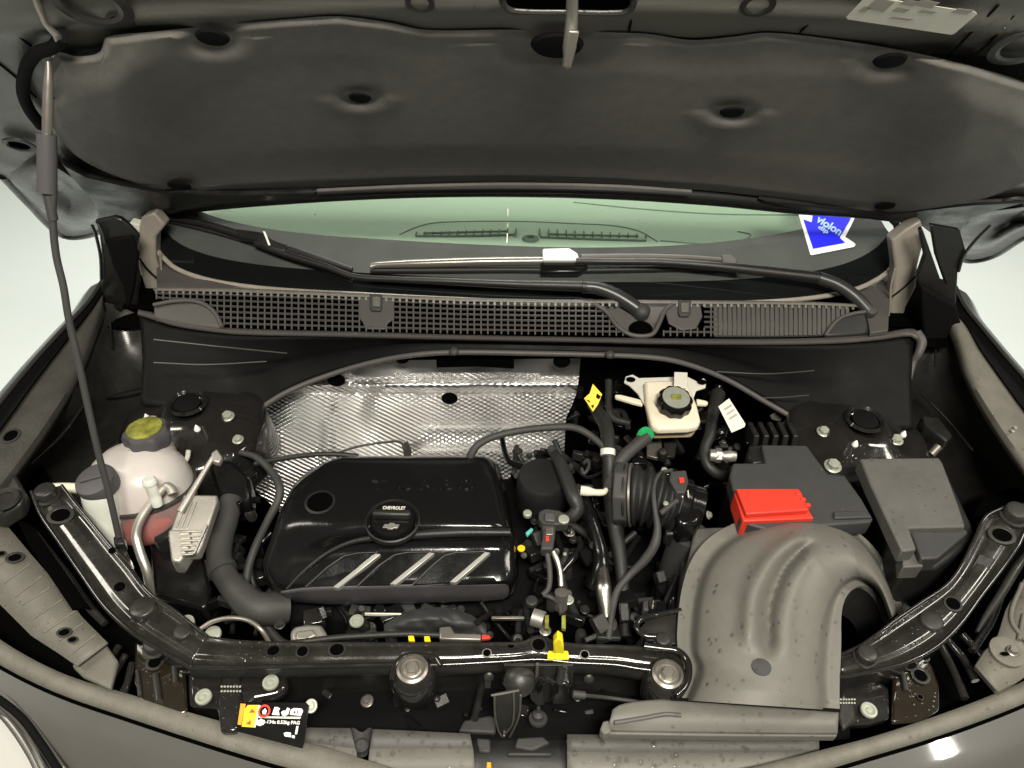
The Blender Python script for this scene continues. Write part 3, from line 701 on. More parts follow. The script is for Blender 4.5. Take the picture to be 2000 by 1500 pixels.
# ================================================================== WIPERS
def WD(x, y, o): return WP(x, y, o)
wl = thing('wiper', 'left windshield wiper whose blade slants up to the left corner', 'wiper', WP(1255, 620, .01))
m = MB()
tube('blade', [WP(x, y, .016) for x, y in [(326, 424), (400, 437), (470, 458), (540, 480), (620, 505), (688, 527)]], [.006, .0075, .0085, .0085, .0075, .005], M_['dark_plastic'], wl, seg=30)
tube('rubber', [WP(x, y, .004) for x, y in [(325, 430), (400, 448), (470, 468), (560, 500), (640, 530), (690, 550)]], .005, M_['black_rubber'], wl, seg=30)
tube('arm', [WP(500, 474, .026), WP(560, 497, .026), WP(640, 522, .025), WP(690, 540, .024), WP(760, 545, .026), WP(860, 549, .03), WP(1000, 555, .034), WP(1145, 559, .036)], [.007, .007, .006, .006, .007, .008, .0095, .011], M_['dark_plastic'], wl, seg=60)
slab('connector', [WP(x, y, .034) for x, y in [(462, 446), (515, 453), (530, 466), (560, 478), (556, 492), (510, 480), (500, 468), (466, 462)]], WN*-.018, M_['dark_plastic'], wl, bevel=.003)
slab('highlight_sliver', [WP(x, y, .036) for x, y in [(513, 451), (518, 452), (528, 478), (524, 479)]], WN*-.002, M_['pure_white'], wl, bevel=.0005)  # white sliver painted as a highlight on the dark connector
tube('arm_head', [WP(1138, 560, .038), WP(1165, 562, .038), WP(1200, 575, .036), WP(1235, 596, .032), WP(1255, 612, .028)], [.0115, .0125, .013, .0135, .0135], M_['wiper_gloss'], wl, seg=30)
tube('joint_ring', [WP(1137, 560, .038), WP(1146, 560, .038)], .0125, M_['dark_plastic'], wl, seg=4)
lathe('pivot_cap', WP(1254, 607, .034), [(.0155, -.02), (.0155, .002), (.012, .008), (.005, .011), (.001, .011)], M_['hose_grey'], wl, axis=WN)
wr = thing('wiper', 'right windshield wiper lying nearly flat with a white connector block', 'wiper', WP(1700, 625, .01))
tube('blade', [WP(x, y, .018) for x, y in [(724, 521), (735, 518), (850, 514), (960, 511), (1062, 510)]], [.006, .0085, .0092, .0092, .0092], M_['wiper_metal'], wr, seg=40)
tube('rubber', [WP(x, y, .006) for x, y in [(724, 528), (850, 528), (1000, 527), (1130, 528), (1440, 522)]], .0062, M_['black_rubber'], wr, seg=40)
tube('blade', [WP(x, y, .018) for x, y in [(1135, 503), (1250, 502), (1350, 504), (1438, 510)]], [.007, .007, .006, .004], M_['cowl_plastic'], wr, seg=30)
slab('connector', [WP(x, y, .034) for x, y in [(1060, 485), (1112, 484), (1128, 494), (1132, 508), (1060, 508)]], WN*-.012, M_['pure_white'], wr, bevel=.003)
slab('connector_base', [WP(x, y, .024) for x, y in [(1056, 506), (1132, 506), (1150, 520), (1130, 532), (1056, 532)]], WN*-.02, M_['gloss_plastic'], wr, bevel=.003)
slab('end_clip', [WP(x, y, .026) for x, y in [(1410, 497), (1428, 497), (1440, 506), (1438, 516), (1412, 512)]], WN*-.01, M_['cowl_plastic'], wr, bevel=.002)
tube('arm', [WP(1125, 510, .03), WP(1200, 511, .032), WP(1290, 512, .034), WP(1400, 520, .036), WP(1500, 531, .036), WP(1602, 543, .036)], [.007, .0075, .008, .009, .0105, .0115], M_['dark_plastic'], wr, seg=60)
tube('arm_head', [WP(1600, 543, .038), WP(1635, 556, .038), WP(1670, 580, .035), WP(1700, 612, .03)], [.0118, .0125, .013, .012], M_['wiper_gloss'], wr, seg=30)
lathe('pivot_cap', WP(1700, 607, .034), [(.0125, -.02), (.0125, .002), (.010, .007), (.001, .009)], M_['hose_grey'], wr, axis=WN)
# ================================================================== A-PILLAR TRIMS (bright)
for pts, lab in (([(275, 425), (300, 415), (322, 440), (304, 462), (303, 500), (315, 545), (318, 575), (300, 600), (285, 570), (270, 520), (266, 470)], 'pale beige corner trim beside the glass on the left'), ([(1742, 470), (1770, 448), (1800, 430), (1805, 470), (1793, 520), (1790, 560), (1770, 600), (1760, 640), (1735, 640), (1738, 600), (1745, 560), (1748, 520)], 'pale beige corner trim beside the glass on the right')):
    t = thing('corner_trim', lab, 'trim', U(*pts[0], y=1.2), group='corner trims of the windshield')
    slab('trim_body', ys(pts, 1.262 if pts[0][0] < 1000 else 1.235), V((0, .03, -.004)), M_['beige_trim'], t, bevel=.004)
    if pts[0][0] < 1000:
        tube('trim_seam', [U(x, y, y=1.256) for x, y in [(272, 505), (290, 528), (312, 548)]], .0018, M_['gap'], t, n=6); tube('trim_edge', [U(x, y, y=1.254) for x, y in [(312, 490), (316, 540), (315, 575)]], .002, M_['beige_trim'], t, n=6)
        slab('foam_block', ys([(253, 435), (272, 440), (272, 462), (248, 462)], 1.262), V((0, .02, 0)), M_['white_plastic'], t)
    else:
        tube('trim_seam', [U(x, y, y=1.228) for x, y in [(1742, 580), (1765, 562), (1788, 540)]], .0018, M_['gap'], t, n=6); tube('trim_edge', [U(x, y, y=1.226) for x, y in [(1748, 525), (1740, 560), (1738, 600), (1730, 640)]], .0022, M_['beige_trim'], t, n=6)
# grey side of the cowl below the pillar
slab('cowl_side', zs([(305, 500), (345, 522), (400, 545), (470, 560), (440, 566), (306, 565)], .108), V((0, 0, -.01)), M_['cowl_plastic'], cowl)
slab('cowl_side', zs([(1672, 570), (1710, 556), (1742, 528), (1738, 580), (1735, 645), (1700, 650), (1690, 600)], .098), V((0, 0, -.01)), M_['cowl_plastic'], cowl)
# dark beams added out of view overhead to streak the glossy reflections
for i in range(5):
    m = MB(); m.box((0, -3+i*2.0+.6, 3.4), 14, .16, .25); o = m.out('reflection_beam', M_['hose_grey']); tag(o, 'dark unseen beam added high above the car for its reflections', kind='structure')
for x in (-2.6, 2.9):
    m = MB(); m.box((x, 1, 3.3), .12, 12, .16); o = m.out('reflection_beam', M_['hose_grey']); tag(o, 'dark unseen beam added high above the car for its reflections', kind='structure')
# ================================================================== BODY SHELL: firewall, aprons, strut towers
shell = thing('body_shell', 'glossy black painted engine bay walls with strut towers at both rear corners', 'car body', (0, 1.0, -.5))
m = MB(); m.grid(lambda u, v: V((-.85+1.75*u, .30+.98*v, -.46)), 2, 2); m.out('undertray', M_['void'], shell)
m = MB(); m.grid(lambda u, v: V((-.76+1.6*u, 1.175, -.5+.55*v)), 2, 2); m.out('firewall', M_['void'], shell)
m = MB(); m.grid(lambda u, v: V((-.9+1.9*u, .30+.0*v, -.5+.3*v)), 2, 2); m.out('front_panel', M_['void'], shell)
def rowy(pts): return [U(x, y, z=z) for x, y, z in pts]
# left inner apron: from the fender ledge down into the bay
strip3('inner_apron', [rowy([(-120, 1060, .03), (0, 870, .05), (110, 800, .06), (160, 720, .065), (185, 650, .07), (205, 590, .075)]),
   rowy([(-40, 1030, -.02), (70, 880, -.02), (165, 800, 0), (205, 720, .01), (232, 660, .02), (262, 610, .05)]),
   rowy([(20, 1000, -.10), (130, 890, -.12), (235, 830, -.10), (262, 770, -.06), (275, 720, -.03), (285, 640, .04)]),
   [p+V((.10, .02, -.3)) for p in rowy([(20, 1000, -.10), (130, 890, -.12), (235, 830, -.10), (262, 770, -.06), (275, 720, -.03), (285, 640, .04)])]],
   M_['chassis_dull'], shell, ns=40, sub=5, smooth=60)
strip3('inner_apron', [rowy([(2100, 960, .03), (1995, 850, .05), (1925, 760, .06), (1885, 700, .065), (1860, 640, .07), (1855, 620, .075)]),
   rowy([(2060, 980, -.02), (1960, 880, -.02), (1890, 800, 0), (1850, 720, .01), (1828, 680, .02), (1815, 650, .05)]),
   rowy([(2020, 1000, -.10), (1930, 930, -.12), (1850, 860, -.10), (1810, 790, -.06), (1797, 730, -.03), (1790, 660, .04)]),
   [p+V((-.10, .02, -.3)) for p in rowy([(2020, 1000, -.10), (1930, 930, -.12), (1850, 860, -.10), (1810, 790, -.06), (1797, 730, -.03), (1790, 660, .04)])]],
   M_['chassis_dull'], shell, ns=40, sub=5, smooth=60)
# apron ridges
for pts in ([(215, 628, .055), (218, 680, .03)], [(205, 775, -.01), (300, 752, -.04)], [(60, 905, .0), (120, 850, .005), (165, 790, .01)]):
    tube('weld_seam', rowy(pts), .0022, M_['chassis_black'], shell, n=8)
for pts in ([(1828, 670, .04), (1826, 715, .03)], [(1800, 770, -.03), (1850, 820, -.03), (1900, 880, -.03)]):
    tube('weld_seam', rowy(pts), .0022, M_['chassis_black'], shell, n=8)
# strut towers
towers = []
for (cx, cy, rx_, ry_) in ((367, 790, 367, 776), (1688, 822, 1684, 810)):
    c = U(cx, cy+8, z=.01)
    o = lathe('strut_tower', c, [(.135, -.12), (.13, -.07), (.125, -.04), (.112, -.030), (.092, -.027), (.070, -.018), (.052, -.006), (.036, .002), (.030, .001), (.024, -.006), (.001, -.006)], M_['chassis_black'], shell, n=48, smooth=50); towers.append(o)
    m = MB(); m.lathe([(.030, .0), (.034, .004), (.030, .009), (.0255, .004)], 36, cap=False); m.out('bearing_ring', M_['chassis_black'], o, M=Matrix.Translation(c+V((0, .006, .004))))
    lathe('strut_cap', c+V((0, .004, -.004)), [(.022, 0), (.022, .014), (.012, .018), (.001, .018)], M_['gap'], o)
def bz(px, py, z, s, me=BOLT_Z, name='nut', par=shell): return put(me, name, U(px, py, z=z), s, par)
for px, py, z, s in ((445, 808, -.012, .0085), (300, 818, -.012, .0085), (465, 853, -.03, .007), (1608, 838, -.012, .0085), (1750, 854, -.012, .0085), (1626, 905, -.02, .0105)):
    hh = on(towers[0] if px < 1000 else towers[1], px, py+6); put(BOLT_Z, 'nut', hh[0] if hh else U(px, py, z=z), s, shell, n=V((0, -.1, 1)))
for px, py, z, s in ((386, 834, -.02, .0058), (288, 812, -.02, .0058), (1669, 864, -.02, .0058), (1763, 845, -.018, .0058)):
    hh = on(towers[0] if px < 1000 else towers[1], px, py+6); put(CONE_W, 'stud_cap', hh[0] if hh else U(px, py, z=z), s, shell)
tube('apron_stud', [U(1818, 888, z=-.03), U(1833, 872, z=-.02)], .007, M_['steel_dull'], shell, seg=4)
# apron brackets in the corners
slab('corner_bracket', zd([(195, 880, -.03), (330, 800, -.045), (345, 815, -.045), (230, 895, -.03)]), V((0, 0, -.05)), M_['chassis_dull'], shell, bevel=.006)
slab('corner_bracket', zd([(320, 835, -.035), (440, 838, -.035), (420, 885, -.04), (330, 880, -.04)]), V((0, 0, -.04)), M_['chassis_dull'], shell, bevel=.004)
slab('corner_bracket', zd([(1800, 810, -.02), (1835, 815, -.02), (1862, 850, -.02), (1850, 862, -.02), (1808, 830, -.02)]), V((0, 0, -.03)), M_['chassis_dull'], shell, bevel=.004)
slab('corner_bracket', zd([(1600, 870, -.04), (1790, 880, -.04), (1785, 892, -.04), (1640, 895, -.04)]), V((0, 0, -.04)), M_['chassis_black'], shell, bevel=.006)
# ================================================================== FENDERS
def fender(lab, rows, side):
    t = thing('front_fender', lab, 'fender', rows[1][2] + V((0, 0, -.1)))
    strip3('outer_skin', [[p+V((side*.16, -.0, -.22)) for p in rows[0]], [p+V((side*.07, 0, -.06)) for p in rows[0]], [p+V((side*.02, 0, -.008)) for p in rows[0]], rows[0]], M_['fender_paint'], t, ns=40, sub=3, smooth=60)
    strip3('gutter', [rows[0], [p+V((-side*.006, 0, -.014)) for p in rows[0]], rows[1], [p+V((-side*.003, 0, .006)) for p in rows[1]]], M_['gap'], t, ns=40)
    strip3('ledge', [rows[1], [(a+b)/2+V((0, 0, .004)) for a, b in zip(rows[1], rows[2])], rows[2], [p+V((0, 0, -.02)) for p in rows[2]]], M_['ledge_shaded' if side < 0 else 'ledge_grey'], t, ns=40, sub=3, solid=.003, smooth=60)
    tube('edge_hem', rows[0], .004, M_['fender_paint'], t, seg=60)
    return t
fl = fender('black left front fender with grey inner ledge, beside the coolant tank',
   [rowy([(-150, 1000, .055), (-20, 812, .07), (60, 712, .085), (125, 640, .09), (170, 592, .095), (200, 548, .10)]),
    rowy([(-140, 1030, .04), (0, 842, .055), (70, 745, .07), (132, 665, .08), (172, 615, .085), (200, 575, .09)]),
    rowy([(-90, 1060, .04), (52, 880, .055), (120, 780, .068), (160, 705, .075), (185, 640, .08), (203, 592, .085)])], -1)
fr = fender('black right front fender with pale grey inner ledge, beside the fuse box',
   [rowy([(2160, 940, .055), (2010, 748, .07), (1960, 690, .085), (1920, 642, .09), (1885, 598, .095), (1866, 560, .10)]),
    rowy([(2150, 990, .04), (2005, 810, .055), (1945, 728, .07), (1915, 685, .08), (1890, 640, .085), (1872, 618, .09)]),
    rowy([(2110, 1040, .04), (1985, 880, .055), (1920, 780, .068), (1890, 720, .075), (1874, 670, .08), (1858, 630, .085)])], 1)
for px, py in ((22, 852),): onhole([q for q in fl.children if q.name.startswith('ledge')][0], fl, px, py, 12)
for px, py in ((1925, 735), (1983, 835), (1978, 842)): put(STUD_W, 'splash', U(px, py, z=.068), .003, fr, sz=.4)
# ================================================================== HINGES
for pts, y0, lab in (([(183, 432), (188, 440), (193, 458), (198, 505), (198, 545), (188, 600), (215, 640), (240, 724), (246, 700), (252, 640), (268, 600), (272, 540), (262, 505), (271, 462), (250, 440), (236, 428), (222, 424)], 1.205, 'black painted hood hinge arm at the left rear corner of the bay'),
                ([(1806, 500), (1796, 452), (1802, 446), (1838, 548), (1846, 552), (1828, 500), (1818, 440), (1875, 450), (1890, 500), (1872, 525), (1868, 590), (1862, 604), (1878, 640), (1885, 664), (1805, 664), (1800, 600), (1792, 540)], 1.185, 'black painted hood hinge arm at the right rear corner of the bay')):
    t = slab('hinge_arm', ys(pts, y0), V((0, .012, 0)), M_['hinge_black'], hood, bevel=.004); t['label'] = lab
    if pts[0][0] < 1000:
        slab('hinge_plate', ys([(205, 470), (258, 462), (270, 500), (262, 560), (250, 610), (240, 560), (220, 520)], y0-.006), V((0, .01, 0)), M_['gap'], t, bevel=.003)
        tube('hinge_flange', [U(x, y, y=y0-.004) for x, y in [(180, 440), (187, 458), (196, 500), (198, 545)]], .003, M_['chassis_black'], t, seg=30)
        tube('hinge_flange', [U(x, y, y=y0-.006) for x, y in [(194, 436), (202, 455), (206, 475)]], .003, M_['chassis_black'], t, seg=30)
        slab('hinge_base', ys([(176, 600), (238, 600), (245, 725), (215, 730)], y0-.02), V((0, .03, 0)), M_['gap'], t, bevel=.004)
    else:
        slab('hinge_base', ys([(1800, 560), (1870, 600), (1885, 664), (1803, 664)], y0-.02), V((0, .03, 0)), M_['gap'], t, bevel=.004)
        tube('hinge_flange', [U(x, y, y=y0-.004) for x, y in [(1935, 440), (1905, 470), (1882, 500), (1872, 530)]], .003, M_['chassis_black'], t, seg=30)
# ================================================================== HEAT SHIELD
hs = thing('heat_shield', 'shiny silver embossed foil heat shield on the firewall behind the engine cover', 'heat shield', U(800, 900, y=1.05))
hsL = [(742, 704), (700, 712), (640, 727), (590, 748), (545, 776), (505, 806), (489, 826), (490, 900), (500, 960), (560, 1010)]
hsR = [(1134, 700), (1132, 720), (1130, 742), (1126, 768), (1116, 795), (1106, 815), (1104, 840), (1102, 890), (1095, 925), (1060, 960)]
def hs_f(u, v, raw=False):
    A = hs_f.A; i = u*(len(A[0])-1); k = min(int(i), len(A[0])-2); t = i-k
    a = A[0][k].lerp(A[0][k+1], t); b = A[1][k].lerp(A[1][k+1], t); p = a.lerp(b, v)
    y = 1.135-.30*ss(0, 1, (p.y-700)/320)*.5
    # fold, dished left corner, quilted swells
    rel = .010*ss(738, 752, p.y)-.012*ss(752, 772, p.y)
    rel += .018*exp(-(((p.x-560)/120)**2+((p.y-850)/70)**2))
    rel += .012*exp(-(((p.x-760)/70)**2+((p.y-800)/60)**2))-.010*exp(-(((p.x-700)/30)**2+((p.y-780)/80)**2))
    rel += .006*sin((p.y-830)/9.0)*ss(800, 840, p.x)*ss(820, 835, p.y)*ss(890, 870, p.y)*ss(1090, 1060, p.x)
    rel += .006*noise.noise(V((p.x/75, p.y/55, 1)))+.0012*noise.noise(V((p.x/30, p.y/30, 5)))
    rel += .006*exp(-((p.x-640)/14)**2)*ss(760, 800, p.y)
    return p, y-rel
hs_f.A = (lin([V((x, y, 0)) for x, y in hsL], 120), lin([V((x, y, 0)) for x, y in hsR], 120))
m = MB(); vs = []; cols = []; nu, nv = 150, 210
for i in range(nu):
    for j in range(nv):
        p, y = hs_f(i/(nu-1), j/(nv-1)); q = U(p.x, p.y, y=y); vs.append(q)
        # embossing fades on the pressed flat strip at the top
        a = 1-ss(746, 732, p.y)*ss(655, 700, p.x)*(1-.9*ss(742, 745, p.y+ (p.x-1000)*-.02)*0)
        if 729 < p.y < 742 and 770 < p.x < 1055: a = 1
        a *= 1-.85*ss(742, 748, p.y)*ss(776, 766, p.y)*ss(720, 760, p.x)
        cols.append((q.x, -(p.y-850)*.00112, a))
m.add(vs, [(i*nv+j, i*nv+j+1, (i+1)*nv+j+1, (i+1)*nv+j) for i in range(nu-1) for j in range(nv-1)])
fo = m.out('foil_sheet', M_['foil'], hs, smooth=180)
at_ = fo.data.attributes.new('uvw', 'FLOAT_VECTOR', 'POINT'); at_.data.foreach_set('vector', [c for k in cols for c in k])
HN_ = V((0, -.9, .43))
for px, py, r in ((657, 742, 17), (878, 778, 16), (511, 815, 17), (785, 700, 14), (1097, 706, 17)):
    y = 1.12-.15*ss(0, 1, (py-700)/320); p = U(px, py, y=y-.018)
    put(DISC, 'fastener_hole', p, r*(p-CAM).length/F, hs, HN_, sy=.75)
slab('slot', ys([(852, 704), (1004, 704), (1004, 720), (930, 716), (853, 718)], 1.108), V((0, .004, 0)), M_['void'], hs, bevel=0)
# ================================================================== ENGINE COVER
ec = thing('engine_cover', 'glossy black plastic engine cover with embossed lettering and three slanted ribs', 'engine cover', U(770, 1050, z=-.1))
def ecrow(pts): return [U(x, y, z=z) for x, y, z in pts]
ecr = [
 [(650, 905, -.10), (700, 899, -.10), (800, 898, -.10), (900, 897, -.10), (960, 900, -.10)],
 [(610, 915, -.02), (660, 895, .010), (700, 893, .012), (800, 892, .012), (900, 892, .012), (948, 893, .010), (972, 905, -.02)],
 [(572, 950, -.03), (598, 935, .012), (660, 925, .022), (800, 922, .024), (900, 922, .024), (960, 924, .016), (982, 935, -.03)],
 [(548, 1000, -.04), (562, 980, .010), (640, 970, .024), (800, 968, .026), (900, 968, .026), (972, 970, .016), (993, 978, -.04)],
 [(532, 1045, -.05), (548, 1022, .006), (640, 1018, .022), (800, 1022, .024), (900, 1024, .024), (984, 1024, .016), (1001, 1030, -.05)],
 [(526, 1062, -.055), (540, 1048, -.004), (640, 1042, .014), (720, 1040, .014), (800, 1037, .016), (900, 1037, .016), (990, 1036, .01), (1004, 1046, -.05)],
 [(518, 1080, -.06), (530, 1076, -.02), (620, 1062, -.002), (700, 1056, -.002), (800, 1054, -.002), (900, 1053, -.002), (994, 1052, -.004), (1008, 1064, -.055)],
 [(512, 1100, -.07), (524, 1100, -.03), (620, 1084, -.018), (700, 1076, -.016), (800, 1072, -.014), (900, 1072, -.014), (996, 1070, -.016), (1012, 1082, -.06)],
 [(520, 1140, -.08), (534, 1140, -.044), (600, 1143, -.038), (700, 1142, -.036), (800, 1140, -.034), (900, 1138, -.034), (996, 1132, -.034), (1012, 1125, -.07)],
 [(535, 1156, -.09), (548, 1156, -.056), (600, 1152, -.050), (700, 1150, -.048), (800, 1148, -.046), (900, 1146, -.046), (992, 1142, -.046), (1008, 1140, -.08)],
 [(560, 1172, -.12), (580, 1175, -.10), (640, 1178, -.095), (700, 1178, -.095), (800, 1177, -.093), (900, 1174, -.090), (985, 1170, -.090), (1001, 1164, -.11)]]
strip3('cover_shell', [ecrow(r) for r in ecr], M_['gloss_plastic'], ec, ns=90, sub=6, smooth=50, solid=.003)
# front skirt band, satin
strip3('front_skirt', [ecrow([(548, 1158, -.046), (600, 1150, -.040), (700, 1146, -.038), (800, 1143, -.036), (900, 1140, -.036), (990, 1136, -.036), (1003, 1120, -.04)]),
                       ecrow([(560, 1168, -.075), (620, 1170, -.070), (700, 1169, -.070), (800, 1167, -.068), (900, 1164, -.068), (985, 1160, -.068), (1006, 1140, -.07)]),
                       ecrow([(570, 1176, -.105), (640, 1182, -.10), (700, 1182, -.10), (800, 1180, -.098), (900, 1177, -.096), (985, 1172, -.095), (1003, 1160, -.10)])], M_['skirt_grey'], ec, ns=60, sub=4, solid=.003, smooth=60)
# step line under the oil cap: a long rounded bead
tube('bead', ecrow([(560, 1150, -.044), (600, 1110, -.024), (640, 1080, -.010), (690, 1058, .004), (740, 1050, .010), (820, 1044, .016), (900, 1040, .017), (996, 1040, .012)]), [.002, .003, .004, .006, .007, .007, .006], M_['dark_plastic'], ec, seg=80)
# three recessed panels with slanted bright ribs
def zc(x, y): return lut([(1040, .014), (1054, -.001), (1074, -.014), (1142, -.036), (1150, -.046)], y)
for (pan, a, b) in (([(598, 1146), (640, 1108), (672, 1086), (700, 1080), (736, 1079), (655, 1146)], (742, 1080), (657, 1150)),
                    ([(698, 1145), (740, 1105), (770, 1084), (795, 1079), (840, 1078), (768, 1142)], (847, 1078), (769, 1143)),
                    ([(806, 1142), (845, 1104), (868, 1085), (890, 1079), (948, 1077), (884, 1138)], (956, 1077), (886, 1139))):
    q = [U(x, y, z=zc(x, y)+.002) for x, y in pan]
    tube('panel_frame', [p for p in q[:-1]]+[q[-2]], .0022, M_['dark_plastic'], ec, seg=50, lins=True)
    slab('recess_panel', q, V((0, 0, -.003)), M_['gap'] if False else M_['gloss_plastic'], ec, bevel=.001)
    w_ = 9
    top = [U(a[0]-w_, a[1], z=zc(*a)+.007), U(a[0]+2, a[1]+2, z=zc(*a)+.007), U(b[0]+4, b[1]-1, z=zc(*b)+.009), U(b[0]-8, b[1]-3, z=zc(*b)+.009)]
    r_ = slab('slanted_rib', top, V((0, 0, -.008)), M_['rib_grey'], ec, bevel=.001); r_['label'] = 'slanted silver grey bar'
lathe('access_hole', U(625, 981, z=.024), [(.0225, -.002), (.0235, .001), (.020, .002), (.018, -.001)], M_['dark_plastic'], ec, n=32, cap=False)
put(DISC, 'hole', U(625, 981, z=.0245), .0195, ec)
xd = U(925, 945, z=.03)-U(725, 945, z=.03)
for i, chx in enumerate(((748, 'T'), (800, 'U'), (842, 'R'), (882, 'B'), (918, 'O'))):
    text('embossed_letter', chx[1], .020, U(chx[0]-7, 946, z=.0262), (0, 0, 1), xd, M_['gloss_plastic'], ec, .0028, width=.024, bold=.01)
# oil filler cap
oc = U(767, 1018, z=.0275)
m = MB(); m.lathe([(.0415, -.004), (.041, .0025), (.039, .004), (.0368, .001), (.036, -.004)], 48, cap=False); m.out('cap_recess_ring', M_['dark_plastic'], ec, M=Matrix.Translation(oc))
cap_ = lathe('oil_filler_cap', oc, [(.034, -.006), (.034, .004), (.031, .009), (.026, .0105), (.001, .011)], M_['gloss_plastic'], ec, n=48)
m = MB(); m.box((0, .000, .016), .058, .012, .014); m.out('grip_bar', M_['dark_plastic'], cap_, M=Matrix.Translation(oc), bevel=.004)
text('lettering', 'CHEVROLET', .0062, oc+V((.001, .016, .0115)), (0, 0, 1), (1, 0, 0), M_['label_white'], cap_, .0004, width=.034, bold=.02)
ex = oc+V((.001, -.018, .0108))
bt = [(-.0115, -.0038), (-.0095, .0028), (-.0035, .0028), (-.003, .0052), (.0045, .0052), (.0045, .0028), (.0115, .0028), (.0095, -.0038), (.0038, -.0038), (.003, -.006), (-.0045, -.006), (-.0045, -.0038)]
slab('bow_tie_emblem', [ex+V((x*1.05, y, .002)) for x, y in bt], V((0, 0, -.002)), M_['aluminium'], cap_, bevel=.0004)
# ================================================================== BATTERY
bat = thing('battery', 'black car battery with red terminal cover behind the big air duct', 'battery', U(1560, 940, z=-.13))
topb = [(1487, 868), (1576, 869), (1617, 925), (1650, 928), (1684, 975), (1706, 1014), (1700, 1020), (1500, 1035), (1448, 1020), (1425, 930), (1432, 904), (1495, 904)]
slab('battery_cover', zs(topb, .045), V((0, 0, -.03)), M_['battery_plastic'], bat, bevel=.003)
cb = [U(x, y, z=.015) for x, y in topb]; cc = sum(cb, V((0, 0, 0)))/len(cb)
slab('case', [p.lerp(cc, .03) for p in cb], V((0, 0, -.17)), M_['dark_plastic'], bat, bevel=.004)
tc = slab('terminal_cover', zd([(1438, 954, .062), (1560, 954, .062), (1566, 962, .062), (1580, 996, .062), (1458, 1004, .062)]), V((0, 0, -.010)), M_['red_plastic'], bat, bevel=.002)
tc['label'] = 'bright red plastic terminal cover'
slab('terminal_skirt', zd([(1434, 962, .052), (1562, 962, .052), (1582, 1000, .052), (1590, 1012, .052), (1452, 1018, .052)]), V((0, -.0, -.035)), M_['red_plastic'], tc, bevel=.002)
for k in range(3):
    p = U(1558+k*9, 968+k*11, z=.058); m = MB(); m.box(p, .008, .006, .012); m.out('hinge_tab', M_['red_plastic'], tc, bevel=.001)
slab('front_lip', zd([(1628, 998, .050), (1694, 998, .050), (1704, 1010, .050), (1630, 1012, .050)]), V((0, 0, -.012)), M_['battery_plastic'], bat, bevel=.002)
for k in range(5):
    x = 1476+k*19; m = MB(); m.bar(U(x, 866, z=.030), U(x-14, 838, z=.018), .009, .03); m.out('cooling_rib', M_['dark_plastic'], bat, bevel=.002)
slab('rear_step', zs([(1462, 870), (1490, 868), (1500, 902), (1470, 905)], .035), V((0, 0, -.05)), M_['dark_plastic'], bat, bevel=.003)
# ================================================================== FUSE BOX
fb = thing('fuse_box', 'grey rain spotted fuse box with chamfered lid right of the battery', 'fuse box', U(1790, 980, z=-.1))
slab('lid', zs([(1679, 895), (1834, 893), (1842, 905), (1872, 985), (1886, 1029), (1775, 1031), (1791, 1073), (1762, 1077), (1700, 945)], .055), V((0, 0, -.028)), M_['box_plastic'], fb, bevel=.003)
slab('lid_front', zs([(1776, 1034), (1886, 1032), (1892, 1040), (1832, 1090), (1800, 1092)], .043), V((0, 0, -.04)), M_['battery_plastic'], fb, bevel=.003)
slab('base', zs([(1688, 910), (1840, 900), (1906, 1040), (1900, 1060), (1830, 1110), (1770, 1112), (1750, 1060)], .02), V((0, 0, -.13)), M_['dark_plastic'], fb, bevel=.005)
slab('lock_tab', zs([(1762, 1080), (1790, 1077), (1804, 1106), (1764, 1108)], .030), V((0, 0, -.03)), M_['box_plastic'], fb, bevel=.002)
# ================================================================== AIR DUCT
ad = thing('air_intake_duct', 'large grey moulded air duct arching right from the front grille, wet with rain', 'air duct', U(1490, 1200, z=-.06))
DL = [(1312, 1366), (1330, 1325), (1336, 1296), (1324, 1266), (1324, 1215), (1332, 1150), (1350, 1095), (1380, 1055), (1425, 1026), (1480, 1008), (1540, 1001), (1600, 1007), (1660, 1034), (1702, 1075), (1732, 1130), (1750, 1180), (1752, 1196)]
DR = [(1640, 1388), (1640, 1330), (1642, 1290), (1643, 1250), (1643, 1215), (1645, 1190), (1650, 1172), (1658, 1158), (1668, 1149), (1680, 1144), (1690, 1145), (1700, 1150), (1710, 1158), (1718, 1168), (1724, 1180), (1730, 1200), (1736, 1215)]
def dz_(s, t):
    h = 0
    edge = min(t, 1-t)
    fl = ss(.075, .13, t)*ss(.075, .14, 1-t)               # flat flange both sides, then the crown
    crown = sin(pi*min(max((t-.08)/.84, 0), 1))**.55*.062
    h = fl*(.010+crown*.9)
    # long channel pressed into the crown
    gt = lut([(0, .55), (.25, .55), (.42, .50), (.55, .42), (.62, .36)], s)
    hg = ss(.16, .24, s)*ss(.66, .56, s)
    h += hg*(.012*exp(-((t-gt+.12)/.06)**2)-.020*exp(-((t-gt)/.045)**2)+.004*exp(-((t-gt-.12)/.05)**2))
    h += lut([(0, -.006), (.05, 0), (.35, .012), (.6, .020), (.75, .005), (.88, -.035), (1, -.07)], s)
    h -= .02*ss(.10, .0, s)*0
    return h
duct = strip('duct_shell', DL, DR, dz_, M_['grey_plastic'], ad, ns=150, nt=70, smooth=60)
